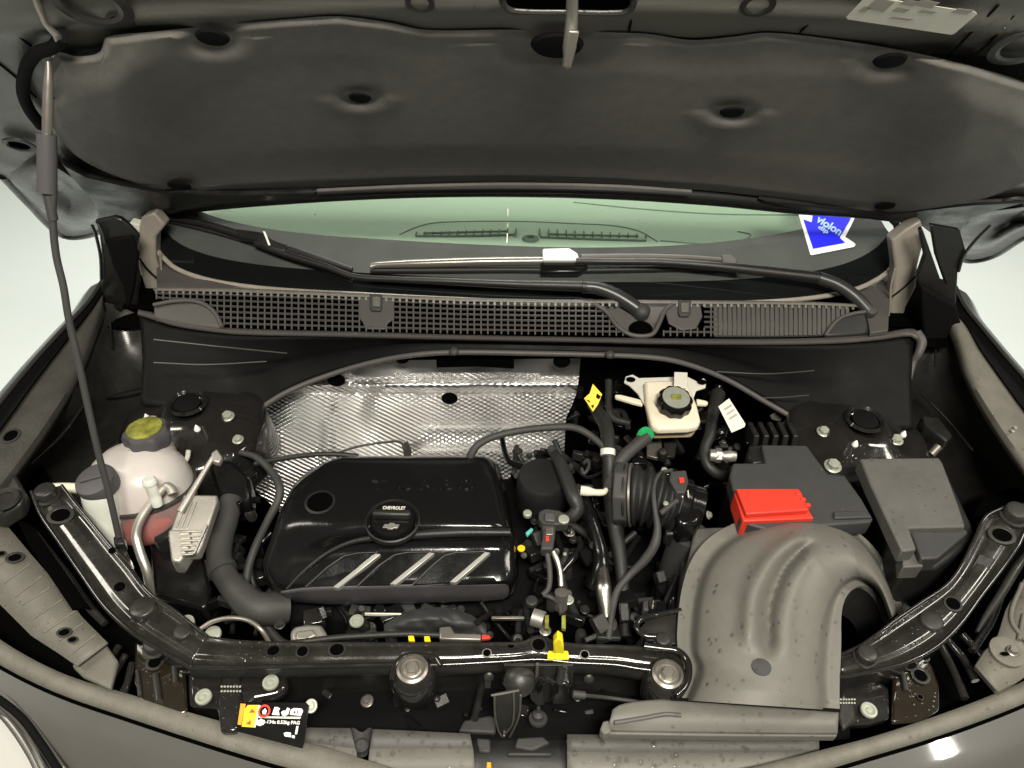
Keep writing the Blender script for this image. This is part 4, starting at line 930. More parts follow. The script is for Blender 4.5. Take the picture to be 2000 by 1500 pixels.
# side walls under both flanges
for PTS, sgn in ((DL, 0), (DR, 1)):
    A = cr([V((x, y, 0)) for x, y in PTS], 90)
    r0 = [U(p.x, p.y, z=dz_(i/89, sgn)) for i, p in enumerate(A)]
    r1 = [p+V((0, 0, -.004)) for p in r0]; k = V((.012 if sgn == 0 else -.006, 0, 0))
    strip3('flange', [r0, r1, [p+k+V((0, 0, -.005)) for p in r0]], M_['grey_plastic'], ad, ns=90, sp=lin)
    strip3('lower_shell', [[p+k+V((0, 0, -.005)) for p in r0], [p+k*.8+V((0, 0, -.035)) for p in r0], [p+k*2.5+V((0, 0, -.075)) for p in r0]], M_['dark_plastic'] if sgn else M_['grey_plastic'], ad, ns=90, sp=lin, smooth=60)
dp_ = on(duct, 1487, 1303); lathe('drain_pad', dp_[0], [(.0125, -.004), (.012, .0012), (.001, .0016)], M_['battery_plastic'], ad, axis=dp_[1], sy=.9)
# corner step at upper left behind the duct
slab('duct_corner', zs([(1356, 1030), (1430, 1028), (1400, 1060), (1350, 1120), (1340, 1110), (1352, 1060)], -.012), V((0, 0, -.05)), M_['box_plastic'], ad, bevel=.004)
# front mouth
mouthB = [(1196, 1386), (1212, 1376), (1260, 1368), (1330, 1366), (1450, 1376), (1560, 1384), (1638, 1390)]
mouthF = [(1188, 1428), (1230, 1430), (1300, 1431), (1400, 1432), (1500, 1433), (1580, 1434), (1636, 1434)]
strip('duct_mouth', mouthB, mouthF, lambda s, t: -.004+.006*sin(pi*t)-.020*ss(.55, .62, t)*0-.012*t, M_['grey_plastic'], ad, ns=60, nt=14, solid=.004)
slab('mouth_front', [U(x, y, z=-.016) for x, y in [(1188, 1427), (1300, 1429), (1500, 1432), (1636, 1433), (1634, 1438), (1400, 1437), (1190, 1434)]], V((0, 0, -.014)), M_['grey_plastic'], ad, bevel=.002)
tube('mouth_joint', [U(x, y, z=.001) for x, y in [(1310, 1365), (1450, 1374), (1560, 1382), (1640, 1388)]], .0022, M_['gap'], ad, n=6)
tube('mouth_fold', [U(x, y, z=-.002) for x, y in [(1200, 1412), (1260, 1402), (1300, 1395), (1330, 1397)]], .003, M_['box_plastic'], ad, n=8)
slab('mouth_clip', zs([(1172, 1424), (1178, 1408), (1190, 1406), (1194, 1430), (1180, 1434)], -.01), V((0, 0, -.02)), M_['grey_plastic'], ad, bevel=.002)

m = MB(); m.add(zs([(-80, 870), (70, 885), (270, 1240), (290, 1330), (120, 1330), (-100, 1200), (-220, 1050)], -.085), [(0, 1, 2, 3, 4, 5, 6)]); m.out('side_void', M_['void'], shell)  # black sheets added on both sides to keep the gaps dark
m = MB(); m.add(zs([(2180, 930), (1930, 960), (1740, 1250), (1740, 1420), (1900, 1380), (2100, 1290), (2260, 1150)], -.085), [(0, 1, 2, 3, 4, 5, 6)]); m.out('side_void', M_['void'], shell)
# ================================================================== RADIATOR SUPPORT
rs = thing('radiator_support', 'glossy black steel radiator support beam crossing the front of the bay with two raised arms', 'support beam', U(1030, 1280, z=-.1))
def edge_prof(t, h=.006): return h*(ss(.20, .06, t)+ss(.84, .96, t))*.5+.001*sin(pi*t)+.002*ss(.3, .34, t)*ss(.72, .68, t)
LA = [(62, 960), (80, 1005), (112, 1052), (160, 1122), (205, 1185), (250, 1228), (300, 1262), (372, 1302)]
LB = [(120, 948), (152, 990), (178, 1020), (215, 1065), (250, 1105), (292, 1158), (345, 1196), (405, 1244)]
armL = strip('arm', LA, LB, lambda s, t: .045*(1-s)+edge_prof(t, .008), M_['beam_paint'], rs, ns=60, nt=16, smooth=60, solid=.004)
tube('arm_rim', [U(x, y, z=.047*(1-i/7)+.004) for i, (x, y) in enumerate(LA)], .0030, M_['chassis_black'], rs, seg=60)
tube('arm_rim', [U(x, y, z=.047*(1-i/7)+.004) for i, (x, y) in enumerate(LB)], .0026, M_['chassis_black'], rs, seg=60)
r0 = [U(x, y, z=.045*(1-i/7)) for i, (x, y) in enumerate(LA)]
strip3('arm_skirt', [r0, [p+V((.004, -.004, -.03)) for p in r0], [p+V((.010, 0, -.07)) for p in r0]], M_['chassis_black'], rs, ns=40, sub=3)
# thin brace lying outside the left arm
tube('brace', [U(x, y, z=z) for x, y, z in [(70, 1040, .0), (95, 1075, -.01), (135, 1130, -.02), (170, 1180, -.03), (205, 1218, -.035)]], [.003, .0055, .0065, .0065, .005], M_['chassis_dull'], rs, seg=40)
RA = [(2040, 975), (2000, 1040), (1990, 1062), (1955, 1112), (1918, 1160), (1872, 1222), (1830, 1262), (1770, 1294), (1700, 1312), (1640, 1322)]
RB = [(1962, 990), (1925, 1010), (1905, 1050), (1878, 1105), (1850, 1142), (1795, 1180), (1748, 1212), (1712, 1240), (1680, 1262), (1640, 1280)]
armR = strip('arm', RA, RB, lambda s, t: .045*(1-s)+edge_prof(t, .008), M_['beam_paint'], rs, ns=60, nt=16, smooth=60, solid=.004)
tube('arm_rim', [U(x, y, z=.047*(1-i/9)+.004) for i, (x, y) in enumerate(RA)], .0030, M_['chassis_black'], rs, seg=60)
tube('arm_rim', [U(x, y, z=.047*(1-i/9)+.004) for i, (x, y) in enumerate(RB)], .0026, M_['chassis_black'], rs, seg=60)
r0 = [U(x, y, z=.045*(1-i/9)) for i, (x, y) in enumerate(RA)]
strip3('arm_skirt', [r0, [p+V((-.004, -.004, -.03)) for p in r0], [p+V((-.010, 0, -.07)) for p in r0]], M_['chassis_black'], rs, ns=40, sub=3)
slab('embossed_plate', zd([(1912, 1080, .038), (1946, 1092, .038), (1892, 1162, .024), (1872, 1150, .024)]), V((0, 0, -.004)), M_['chassis_dull'], rs, bevel=.002)
tube('brace', [U(x, y, z=z) for x, y, z in [(2010, 1075, .0), (1985, 1110, -.005), (1955, 1160, -.02), (1925, 1205, -.03), (1908, 1235, -.035)]], [.004, .0065, .0065, .005, .003], M_['chassis_dull'], rs, seg=40)
# centre beam
CA = [(368, 1304), (450, 1306), (600, 1303), (760, 1300), (860, 1300), (960, 1295), (1040, 1290), (1060, 1290), (1120, 1296), (1200, 1300), (1250, 1308), (1300, 1314)]
CB = [(395, 1240), (470, 1250), (600, 1253), (760, 1254), (860, 1254), (960, 1254), (1020, 1252), (1050, 1240), (1080, 1250), (1130, 1257), (1220, 1260), (1300, 1266)]
beam = strip('beam', CA, CB, lambda s, t: edge_prof(t, .003)+.0015*sin(s*31)*t, M_['beam_paint'], rs, ns=120, nt=14, smooth=60, solid=.004)
tube('beam_rim', [U(x, y-2, z=.003) for x, y in CA], .0034, M_['chassis_black'], rs, seg=120)
r0 = [U(x, y, z=0) for x, y in CA]
strip3('beam_face', [r0, [p+V((0, -.003, -.02)) for p in r0], [p+V((0, .012, -.05)) for p in r0], [p+V((0, .02, -.11)) for p in r0]], M_['chassis_dull'], rs, ns=100, sub=3)
m = MB(); m.grid(lambda u, v: U(360+1300*u, 1335+110*v, z=-.115+.02*v), 30, 6); m.out('shroud_panel', M_['gap'], rs, smooth=60)
for px, py, r in ((534, 1272, 10.5), (591, 1273, 9.5), (658, 1270, 12.5), (1052, 1260, 12)): onhole(beam, rs, px, py, r)
for px, py, r in ((951, 1276, 7), (1142, 1279, 7)):
    onhole(beam, rs, px, py, r, rmesh=RING_Z)
for px, py, r in ((998, 1263, 6),): onhole(beam, rs, px, py, r)
onhole(armL, rs, 119, 1007, 17, sq=.8); onhole(armL, rs, 234, 1147, 9); onhole(armR, rs, 1956, 1046, 17, sq=.8); onhole(armR, rs, 1861, 1180, 11); onhole(armL, rs, 219, 1076, 6, rim=False)
for px, py, z, s in ((284, 1192, .010, .0175), (1813, 1216, .010, .0155), (93, 962, .046, .015), (1980, 1002, .045, .0165), (1690, 1278, .006, .013), (360, 1212+23, .002, .012), (1294, 1248, .0, .010), (303, 1258, -.006, .013)):
    put(STUD_K, 'stud', U(px, py+6, z=z), s, rs, sz=1.1)
    put(RING_K, 'stud_collar', U(px, py+8, z=z-.001), s*1.25, rs, sz=.4)
# small tabs on the beam
for x0 in (690, 706): pass
# rubber mount bolts
def mount(px, py, z, par):
    c = U(px, py+6, z=z)
    o = lathe('mount', c, [(.030, -.045), (.031, -.012), (.027, -.002), (.021, .003), (.018, -.001)], M_['chassis_black'], par, n=40)
    lathe('mount_ring', c+V((0, 0, .002)), [(.0205, 0), (.0205, .004), (.017, .006), (.015, .001)], M_['steel_dull'], o, n=32)
    put(BOLT_S, 'bolt', c+V((0, 0, .003)), .0085, o)
    return o
mount(806, 1304, .005, rs); mount(1303, 1314, .004, rs)
tube('mount_hood', [U(x, y, z=.006) for x, y in [(765, 1330), (772, 1300), (790, 1282), (830, 1280), (850, 1284), (862, 1300)]], .004, M_['chassis_black'], rs, seg=40)
slab('mount_tab', zs([(784, 1272), (842, 1272), (850, 1284), (780, 1284)], .007), V((0, 0, -.006)), M_['steel_dull'], rs, bevel=.002)
tube('mount_hood', [U(x, y, z=.010) for x, y in [(1258, 1262), (1290, 1266), (1325, 1272), (1343, 1292), (1345, 1320), (1335, 1345), (1320, 1358)]], .0046, M_['chassis_black'], rs, seg=50)
slab('mount_plate', zs([(1240, 1262), (1320, 1268), (1342, 1292), (1342, 1322), (1325, 1350), (1290, 1352), (1262, 1330), (1255, 1300)], -.002), V((0, 0, -.012)), M_['chassis_black'], rs, bevel=.004)
tube('side_hoop', [U(x, y, z=.004) for x, y in [(1330, 1192), (1290, 1200), (1255, 1208), (1243, 1222), (1256, 1240), (1290, 1244)]], .004, M_['chassis_black'], rs, seg=40)
slab('side_plate', zs([(1250, 1226), (1262, 1212), (1330, 1194), (1332, 1260), (1262, 1250)], -.008), V((0, 0, -.006)), M_['chassis_dull'], rs, bevel=.002)
# lower headlamp brackets, brown wet film
def bracket(pts, lab_m, slots, hol, z):
    o = slab('lamp_bracket', zd([(x, y, z) for x, y in pts]), V((0, 0, -.010)), M_['brown_film'], rs, bevel=.004)
    for a, b, wv in slots: tube('pressed_rib', [U(a[0], a[1], z=z+.002), U((a[0]+b[0])/2, (a[1]+b[1])/2, z=z+.003), U(b[0], b[1], z=z+.002)], wv, M_['chassis_dull'], o, seg=8)
    for px, py, r in hol: hole(o, px, py, z+.002, r)
bracket([(262, 1250), (300, 1246), (352, 1252), (360, 1290), (366, 1392), (330, 1400), (280, 1380), (262, 1330)], '', [((336, 1262), (343, 1335), .0042), ((303, 1318), (310, 1370), .005), ((268, 1310), (274, 1360), .003)], [(312, 1256, 9), (303, 1294, 12)], -.03)
bracket([(1752, 1278), (1800, 1272), (1822, 1300), (1836, 1340), (1836, 1385), (1800, 1408), (1742, 1412), (1745, 1330)], '', [((1757, 1284), (1770, 1350), .0042)], [(1797, 1320, 12), (1797, 1362, 4), (1806, 1285, 6)], -.03)
for pts in ([(245, 1280), (222, 1320), (210, 1345)], [(232, 1262), (210, 1300), (196, 1330)], [(258, 1296), (250, 1330), (240, 1360)]):
    tube('brace', [U(x, y, z=-.035) for x, y in pts], .005, M_['chassis_black'], rs, seg=14)
for pts in ([(1838, 1262), (1862, 1310), (1885, 1365)], [(1850, 1250), (1880, 1285), (1905, 1330)], [(1880, 1240), (1900, 1262), (1922, 1290)], [(1960, 1150), (1935, 1215), (1898, 1272)]):
    tube('brace', [U(x, y, z=-.03) for x, y in pts], .0055, M_['chassis_black'], rs, seg=14)
# square brackets with pale bolts
b1 = slab('bolt_bracket', zs([(365, 1300), (430, 1300), (545, 1302), (562, 1320), (560, 1345), (540, 1360), (500, 1365), (470, 1400), (440, 1410), (420, 1380), (368, 1378)], -.025), V((0, 0, -.02)), M_['chassis_black'], rs, bevel=.006)
slab('bolt_pad', zs([(430, 1318), (470, 1318), (474, 1400), (460, 1430), (430, 1430), (424, 1370)], -.018), V((0, 0, -.012)), M_['chassis_black'], b1, bevel=.004)
for px, py, z in ((398, 1362, -.018), (529, 1334, -.016)): put(FLAT_W, 'pale_bolt', U(px, py, z=z), .0108, b1)
b2 = slab('bolt_bracket', zs([(1640, 1330), (1700, 1325), (1738, 1340), (1740, 1400), (1700, 1412), (1640, 1415)], -.028), V((0, 0, -.02)), M_['chassis_black'], rs, bevel=.006)
put(FLAT_W, 'pale_bolt', U(1696, 1388, z=-.022), .0108, b2)
slab('clip_plate', zs([(1640, 1362), (1668, 1360), (1672, 1405), (1648, 1425), (1636, 1400)], -.01), V((0, 0, -.01)), M_['chassis_dull'], rs, bevel=.003)
for i in range(12):
    p = U(1642+(i % 6)*5.4, 1366+(i//6)*7, z=-.0085); put(STUD_W, 'bead', p, .0013, rs, sz=.5)
for i in range(14):
    p = U(433+(i % 7)*6, 1341+(i//7)*9, z=-.0165); put(STUD_W, 'bead', p, .0015, rs, sz=.5)
# yellow clip on the beam
yc = thing('yellow_clip', 'bright yellow plastic clip sitting on the centre of the black beam', 'clip', U(1090, 1282, z=.004))
slab('upright', ys([(1081, 1276), (1081, 1256), (1090, 1246), (1099, 1252), (1102, 1278)], U(1090, 1280, z=.006).y-.006), V((0, .012, .0)), M_['yellow_plastic'], yc, bevel=.002)
slab('foot', zs([(1070, 1270), (1110, 1270), (1112, 1286), (1069, 1287)], .010), V((0, 0, -.008)), M_['yellow_plastic'], yc, bevel=.002)
slab('centre_lug', zs([(1084, 1272), (1098, 1272), (1100, 1287), (1083, 1287)], .014), V((0, 0, -.006)), M_['yellow_plastic'], yc, bevel=.002)
# ================================================================== HOOD LATCH
la = thing('hood_latch', 'black steel hood latch with folded release lever hanging below the beam', 'latch', U(1040, 1360, z=-.08))
yl = U(1040, 1300, z=0).y
def L_(x, y, o=0): return U(x, y, y=yl-.02+o)
slab('back_plate', [L_(*p) for p in [(984, 1300), (1120, 1300), (1120, 1335), (1110, 1350), (1110, 1372), (1050, 1372), (1030, 1350), (992, 1338)]], V((0, .004, 0)), M_['chassis_dull'], la, bevel=.001)
lathe('rubber_dome', L_(1015, 1330, -.012), [(.020, -.008), (.020, 0), (.014, .007), (.005, .010), (.001, .010)], M_['chassis_dull'], la, axis=(0, -.5, .8), n=28)
lathe('striker_pin', L_(1049, 1312, -.008), [(.002, -.018), (.002, .018)], M_['steel_dull'], la, axis=(0, .05, 1), n=12)
for k in range(4):
    tube('spring_coil', [L_(1042+k*4, 1352, -.012), L_(1052+k*5, 1325+k*2, -.02), L_(1070+k*4, 1322+k*3, -.022), L_(1080+k*3, 1340, -.016), L_(1078+k*3, 1366, -.010)], .0016, M_['chassis_black'], la, seg=20, n=8)
slab('pawl', [L_(x, y, -.012) for x, y in [(1034, 1350), (1060, 1342), (1064, 1376), (1050, 1380), (1036, 1366)]], V((0, .006, 0)), M_['chassis_dull'], la, bevel=.001)
slab('guard', [L_(x, y, -.014) for x, y in [(1086, 1336), (1112, 1336), (1114, 1376), (1078, 1376)]], V((0, .02, 0)), M_['chassis_black'], la, bevel=.002)
tube('guide_post', [L_(1098, 1305, -.004), L_(1092, 1334, -.016)], .005, M_['chassis_dull'], la, seg=4)
lathe('stop_button', L_(1051, 1402, -.015), [(.0025, .02), (.003, .012), (.008, .008), (.0075, 0), (.0125, -.0), (.0125, -.004), (.009, -.007), (.001, -.007)], M_['hose_grey'], la, axis=(0, .25, 1), n=24)
lv = slab('release_lever', [L_(x, y, -.03) for x, y in [(966, 1357), (1006, 1349), (1016, 1354), (1018, 1378), (1012, 1404), (1000, 1425), (985, 1440), (975, 1428), (968, 1395)]], V((0, .003, 0)), M_['chassis_dull'], la, bevel=.001)
for pts in ([(966, 1357), (967, 1395), (974, 1428), (982, 1440)], [(1003, 1350), (1004, 1385), (1000, 1415), (988, 1432)], [(960, 1358), (985, 1354), (1014, 1348)], [(985, 1436), (980, 1460), (978, 1500), (976, 1530)], [(1017, 1358), (1014, 1395), (1003, 1425), (990, 1448)]):
    tube('lever_edge', [L_(x, y, -.032) for x, y in pts], .0015, M_['steel_dull'], lv, seg=20, n=8)
for px, py in ((955, 1321), (1150, 1325)):
    lathe('clip_screw', L_(px, py, -.002), [(.006, 0), (.0065, .002), (.004, .004), (.001, .004)], M_['chassis_dull'], la, axis=(0, -1, .6), n=16)
slab('blue_tab', [L_(x, y, -.004) for x, y in [(947, 1330), (959, 1330), (958, 1344), (947, 1344)]], V((0, .002, 0)), M_['hose_grey'], la, bevel=0)
slab('amber_tab', zs([(951, 1488), (959, 1488), (960, 1510), (950, 1510)], -.04), V((0, 0, -.004)), M_['amber'], la, bevel=.0008)
cb_ = thing('latch_cable', 'grey release cable running right from the hood latch under the duct', 'cable', L_(1200, 1362))
tube('sheath', [L_(1140, 1358, -.02), U(1190, 1363, z=-.03), U(1240, 1370, z=-.03), U(1290, 1378, z=-.035)], .0026, M_['hose_grey'], cb_, seg=20)
tube('ferrule', [L_(1118, 1355, -.02), L_(1142, 1358, -.02)], .005, M_['hose_grey'], cb_, seg=4)
# ================================================================== WARNING PLATE
wp_ = thing('warning_plate', 'black warning plate with orange strip, red circle and white pictograms at the front left', 'warning label', U(535, 1400, z=-.02))
WPn = V((0, -.35, .93)).normalized(); WQ = plane(U(530, 1400, z=-.012), WPn)
slab('plate', [WQ(x, y) for x, y in [(480, 1371), (598, 1372), (604, 1378), (594, 1450), (590, 1462), (460, 1428), (466, 1418), (474, 1377)]], WPn*-.002, M_['gloss_plastic'], wp_, bevel=.0006)
def pr(pts, m_, nm='print', o=.0006): return slab(nm, [WQ(x, y, o) for x, y in pts], WPn*-.0003, M_[m_], wp_, bevel=0)
pr([(484, 1377), (505, 1377), (499, 1421), (472, 1419), (478, 1385)], 'yellow_print', 'orange_strip')
pr([(505, 1377), (509, 1378), (499, 1420), (496, 1420)], 'pure_white', 'white_bar', .0008)
pr([(470, 1374), (480, 1375), (471, 1416), (464, 1415)], 'amber', 'orange_edge', .0004)
pr([(493, 1384), (499, 1392), (486, 1392)], 'red_print', 'warning_triangle', .0009); pr([(489, 1406), (490, 1416), (480, 1414)], 'red_print', 'warning_triangle', .0009)
for rr_, mm_, o_ in ((.0078, 'red_print', .0007), (.0054, 'gloss_plastic', .0009)):
    c = WQ(516, 1389, o_); m = MB(); m.lathe([(rr_, 0), (rr_, .0002)], 28); m.out('red_circle' if mm_ == 'red_print' else 'circle_field', M_[mm_], wp_, M=frame(c, WPn))
pr([(513, 1395), (512, 1389), (518, 1383), (521, 1388), (519, 1395)], 'pure_white', 'flame', .0012)
pr([(531, 1396), (533, 1390), (536, 1381), (542, 1381), (547, 1384), (544, 1388), (546, 1397)], 'pure_white', 'pictogram')
pr([(549, 1391), (553, 1388), (558, 1388), (561, 1382), (566, 1384), (563, 1395), (556, 1399), (551, 1397)], 'pure_white', 'pictogram')
pr([(566, 1396), (568, 1386), (574, 1383), (589, 1384), (592, 1388), (588, 1398)], 'pure_white', 'pictogram'); pr([(572, 1392), (577, 1387), (577, 1393)], 'gloss_plastic', 'print', .001); pr([(581, 1387), (583, 1387), (582, 1393), (580, 1393)], 'gloss_plastic', 'print', .001)
pr([(504, 1399), (588, 1400), (586, 1404), (503, 1402)], 'label_white', 'line')
pr([(500, 1415), (502, 1406), (507, 1406), (510, 1403), (513, 1406), (517, 1407), (515, 1415), (507, 1418)], 'pure_white', 'cog'); 
text('lettering', 'R-134a 0.52kg PAG', .0052, WQ(549, 1411.5, .0008), WPn, WQ(580, 1412)-WQ(520, 1410), M_['pure_white'], wp_, .0003, width=.047, bold=.02)
pr([(579, 1418), (583, 1418), (580, 1434), (576, 1434)], 'pure_white'); pr([(571, 1436), (576, 1437), (575, 1442), (570, 1441)], 'pure_white')
pr([(554, 1432), (559, 1430), (568, 1431), (569, 1440), (556, 1438)], 'pure_white')
put(FLAT_W, 'plate_screw', WQ(608, 1379, -.004), .009, wp_, WPn, sx=.9)
# ================================================================== GRILLE TOP COVERS
gc = thing('grille_top_cover', 'grey rain spotted plastic cover along the front edge left of the latch', 'cover panel', U(760, 1470, z=-.06))
gcr = thing('grille_top_cover', 'grey rain spotted plastic cover along the front edge below the duct mouth', 'cover panel', U(1300, 1460, z=-.06))
def cover(par, top, mid_, bot_, name='panel'):
    strip3(name, [[U(x, y, z=-.052) for x, y in top], [U(x, y, z=-.055) for x, y in mid_]], M_['box_plastic'], par, ns=30, sp=lin, solid=.004)  # darker grey above the fold: its shading put into the colour
    strip3(name, [[U(x, y, z=-.0548) for x, y in mid_], [U(x, y, z=-.070) for x, y in bot_]], M_['grey_plastic'], par, ns=30, sp=lin, solid=.004)
cover(gc, [(560, 1420), (600, 1421), (684, 1422)], [(580, 1448), (640, 1455), (695, 1463)], [(590, 1500), (640, 1500), (700, 1515)])
cover(gc, [(728, 1424), (800, 1427), (918, 1433)], [(722, 1462), (800, 1462), (924, 1462)], [(715, 1525), (800, 1525), (930, 1525)])
strip3('notch', [[U(x, y, z=z) for x, y, z in [(684, 1424, -.055), (690, 1421, -.05), (706, 1430, -.06), (722, 1421, -.05), (728, 1424, -.055)]], [U(x, y, z=-.08) for x, y in [(688, 1470), (695, 1478), (706, 1480), (716, 1475), (722, 1462)]]], M_['hose_grey'], gc, ns=20)
lathe('notch_clip', U(706, 1455, z=-.055), [(.009, -.01), (.009, 0), (.006, .003), (.001, .003)], M_['hose_grey'], gc)
cover(gcr, [(1108, 1434), (1180, 1435), (1300, 1436), (1450, 1437), (1600, 1440)], [(1108, 1468), (1200, 1469), (1300, 1470), (1450, 1470), (1600, 1468)], [(1108, 1530), (1200, 1535), (1300, 1535), (1450, 1530), (1600, 1520)])
strip3('centre_recess', [[U(x, 1437, z=-.10) for x in (915, 960, 1060, 1120)], [U(x, 1470, z=-.09) for x in (915, 960, 1060, 1120)], [U(x, 1530, z=-.10) for x in (915, 960, 1060, 1120)]], M_['dark_plastic'], gcr, ns=20, sub=3)
for pts in ([(992, 1468), (1080, 1468), (1076, 1476), (990, 1475)], [(1010, 1440), (1060, 1437), (1075, 1450), (1040, 1466), (1005, 1460)], [(930, 1440), (958, 1442), (958, 1470), (935, 1468)], [(905, 1406), (955, 1396), (970, 1400), (968, 1432), (895, 1428)]):
    slab('recess_step', zs(pts, -.085), V((0, 0, -.01)), M_['hose_grey'], gcr, bevel=.003)
# ================================================================== SIDE AIR GUIDES (textured ledges by the headlights)
gl = thing('headlight_cover', 'ribbed grey headlight top cover at the far left beside the black arm', 'cover panel', U(100, 1200, z=0))
strip3('ledge', [[U(x, y, z=.0) for x, y in [(-80, 960), (0, 1010), (60, 1082), (120, 1150), (160, 1205), (210, 1255)]], [U(x, y, z=.0) for x, y in [(-160, 1060), (-80, 1100), (0, 1180), (60, 1240), (110, 1272), (150, 1300)]]], M_['ledge_grey'], gl, ns=40, sp=lin, solid=.004)
for i in range(8):
    a = (34+i*21.5+(i%3)*3, 1078+i*23); b = (a[0]-48-(i*37 % 17), a[1]+34+(i*37 % 11))
    m = MB(); m.bar(U(a[0], a[1], z=.0005), U(b[0], b[1], z=.0005), .003, .003); m.out('rib', M_['ledge_grey'], gl, bevel=.001)
for px, py, r in ((30, 1090, 12), (3, 1082, 6), (126, 1236, 10), (142, 1250, 7)): hole(gl, px, py, .003, r, .7)
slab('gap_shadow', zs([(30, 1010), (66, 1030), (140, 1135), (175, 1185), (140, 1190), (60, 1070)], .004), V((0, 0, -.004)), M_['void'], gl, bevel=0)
slab('upper_bracket', zd([(-40, 890, .04), (30, 925, .045), (48, 958, .045), (40, 985, .04), (0, 1010, .03), (-60, 1000, .02)]), V((0, 0, -.03)), M_['chassis_dull'], gl, bevel=.005)
lathe('bracket_socket', U(10, 975, z=.047), [(.022, 0), (.020, .004), (.012, .003), (.010, -.002)], M_['chassis_dull'], gl)
gr = thing('headlight_cover', 'grey headlight top cover with a round boss at the far right edge', 'cover panel', U(1960, 1280, z=0))
strip3('ledge', [[U(x, y, z=.0) for x, y in [(2080, 1060), (2000, 1130), (1965, 1190), (1950, 1240), (1925, 1270), (1905, 1300)]], [U(x, y, z=.0) for x, y in [(2160, 1180), (2100, 1230), (2060, 1270), (2030, 1300), (1990, 1330), (1950, 1350)]]], M_['ledge_grey'], gr, ns=40, sp=lin, solid=.004)
for pts in ([(1996, 1140), (1975, 1210), (2010, 1260)], [(2000, 1200), (1990, 1250)]): tube('rib', [U(x, y, z=.003) for x, y in pts], .003, M_['ledge_grey'], gr, seg=12)
lathe('boss', U(1965, 1275, z=.002), [(.022, 0), (.022, .004), (.008, .006), (.001, .002)], M_['ledge_grey'], gr)
put(BOLT_S, 'screw', U(1978, 1272, z=.008), .006, gr)
hole(gr, 1962, 1278, .009, 7, .5, rim=False)
for par, pts in ((gl, [(140, 1300), (165, 1255), (205, 1255), (230, 1290), (215, 1345), (160, 1320)]), (gr, [(1905, 1300), (1925, 1265), (1950, 1290), (1990, 1330), (1950, 1352)])):
    slab('lower_tray', zs(pts, -.012), V((0, 0, -.01)), M_['ledge_grey'], par, bevel=.003)
# ================================================================== BUMPER
bu = thing('front_bumper', 'glossy dark painted front bumper edge with grey rubber seal curving across the bottom', 'bumper', U(300, 1420, z=-.1))
sA = [(-160, 1130), (-60, 1205), (30, 1268), (130, 1318), (260, 1358), (400, 1400), (520, 1432), (640, 1462), (760, 1500), (850, 1540), (960, 1580), (1060, 1605)]
sB = [(-180, 1190), (-70, 1255), (20, 1310), (120, 1357), (250, 1402), (390, 1448), (510, 1485), (630, 1520), (740, 1560), (830, 1600), (950, 1645), (1060, 1672)]
strip('seal', sA, sB, lambda s, t: -.02-.03*s+.008*sin(pi*t)**.6-.006*t, M_['seal_rubber'], bu, ns=80, nt=12, smooth=60)
tA = [(2160, 1240), (2080, 1290), (2000, 1330), (1900, 1372), (1800, 1408), (1700, 1440), (1600, 1466), (1500, 1492), (1400, 1515), (1300, 1540), (1180, 1575), (1060, 1605)]
tB = [(2180, 1290), (2090, 1332), (2005, 1372), (1905, 1412), (1800, 1448), (1700, 1478), (1600, 1508), (1500, 1535), (1400, 1560), (1300, 1590), (1180, 1640), (1060, 1672)]
strip('seal', tA, tB, lambda s, t: -.02-.03*s+.008*sin(pi*t)**.6-.006*t, M_['seal_rubber'], bu, ns=80, nt=12, smooth=60)
def skin(edge, z0s, sgn):
    A = cr([V((x, y, 0)) for x, y in edge], 50); rows = []
    for k, (dx, dy, dzz) in enumerate(((0, -4, -.004), (0, 3, -.012), (0, 0, 0))):
        pass
    top = [U(p.x, p.y-3, z=-.026-.03*i/49-.004) for i, p in enumerate(A)]
    g = [p+V((0, -.004, -.006)) for p in top]
    a1 = [p+V((0, -.006, -.003)) for p in top]; a2 = [p+V((sgn*.01, -.06, -.022)) for p in top]; a3 = [p+V((sgn*.02, -.14, -.085)) for p in top]; a4 = [p+V((sgn*.02, -.20, -.22)) for p in top]
    strip3('seal_gap', [top, g, a1], M_['void'], bu, ns=50)
    strip3('painted_skin', [a1, a2, a3, a4], M_['car_paint'], bu, ns=50, sub=6, smooth=80)
skin(sB, 0, -1); skin(tB, 0, 1)
# headlight at the lower left corner
hl = thing('headlight', 'clear chrome lined headlight corner at the bottom left', 'headlight', U(10, 1480, z=-.08))
slab('lens', zd([(-60, 1330, -.05), (0, 1372, -.05), (30, 1410, -.052), (75, 1470, -.056), (110, 1530, -.06), (-80, 1530, -.06)]), V((0, 0, -.03)), M_['lamp_chrome'], hl, bevel=.004)
tube('lens_rim', zd([(-20, 1352, -.046), (40, 1400, -.046), (80, 1452, -.05), (125, 1520, -.054)]), .005, M_['gap'], hl, seg=30)
slab('rim_panel', zd([(-20, 1300, -.044), (10, 1345, -.044), (60, 1400, -.046), (130, 1500, -.052), (112, 1500, -.052), (40, 1408, -.046), (-20, 1355, -.044)]), V((0, 0, -.01)), M_['car_paint'], hl, bevel=.003)

for k in range(3): tube('lens_line', zd([(-40+k*14, 1362, -.047), (10+k*14, 1412, -.047), (50+k*12, 1470, -.05), (80+k*10, 1530, -.054)]), .0012, M_['steel_dull'], hl, seg=20, n=6)
rc = slab('rod_clip', zs([(220, 1046), (240, 1046), (243, 1062), (222, 1064)], .022), V((0, 0, -.02)), M_['dark_plastic'], rs, bevel=.003)
slab('rod_bracket', zs([(200, 1066), (240, 1064), (252, 1088), (246, 1112), (228, 1108), (212, 1092)], .010), V((0, 0, -.03)), M_['beam_paint'], rs, bevel=.005)
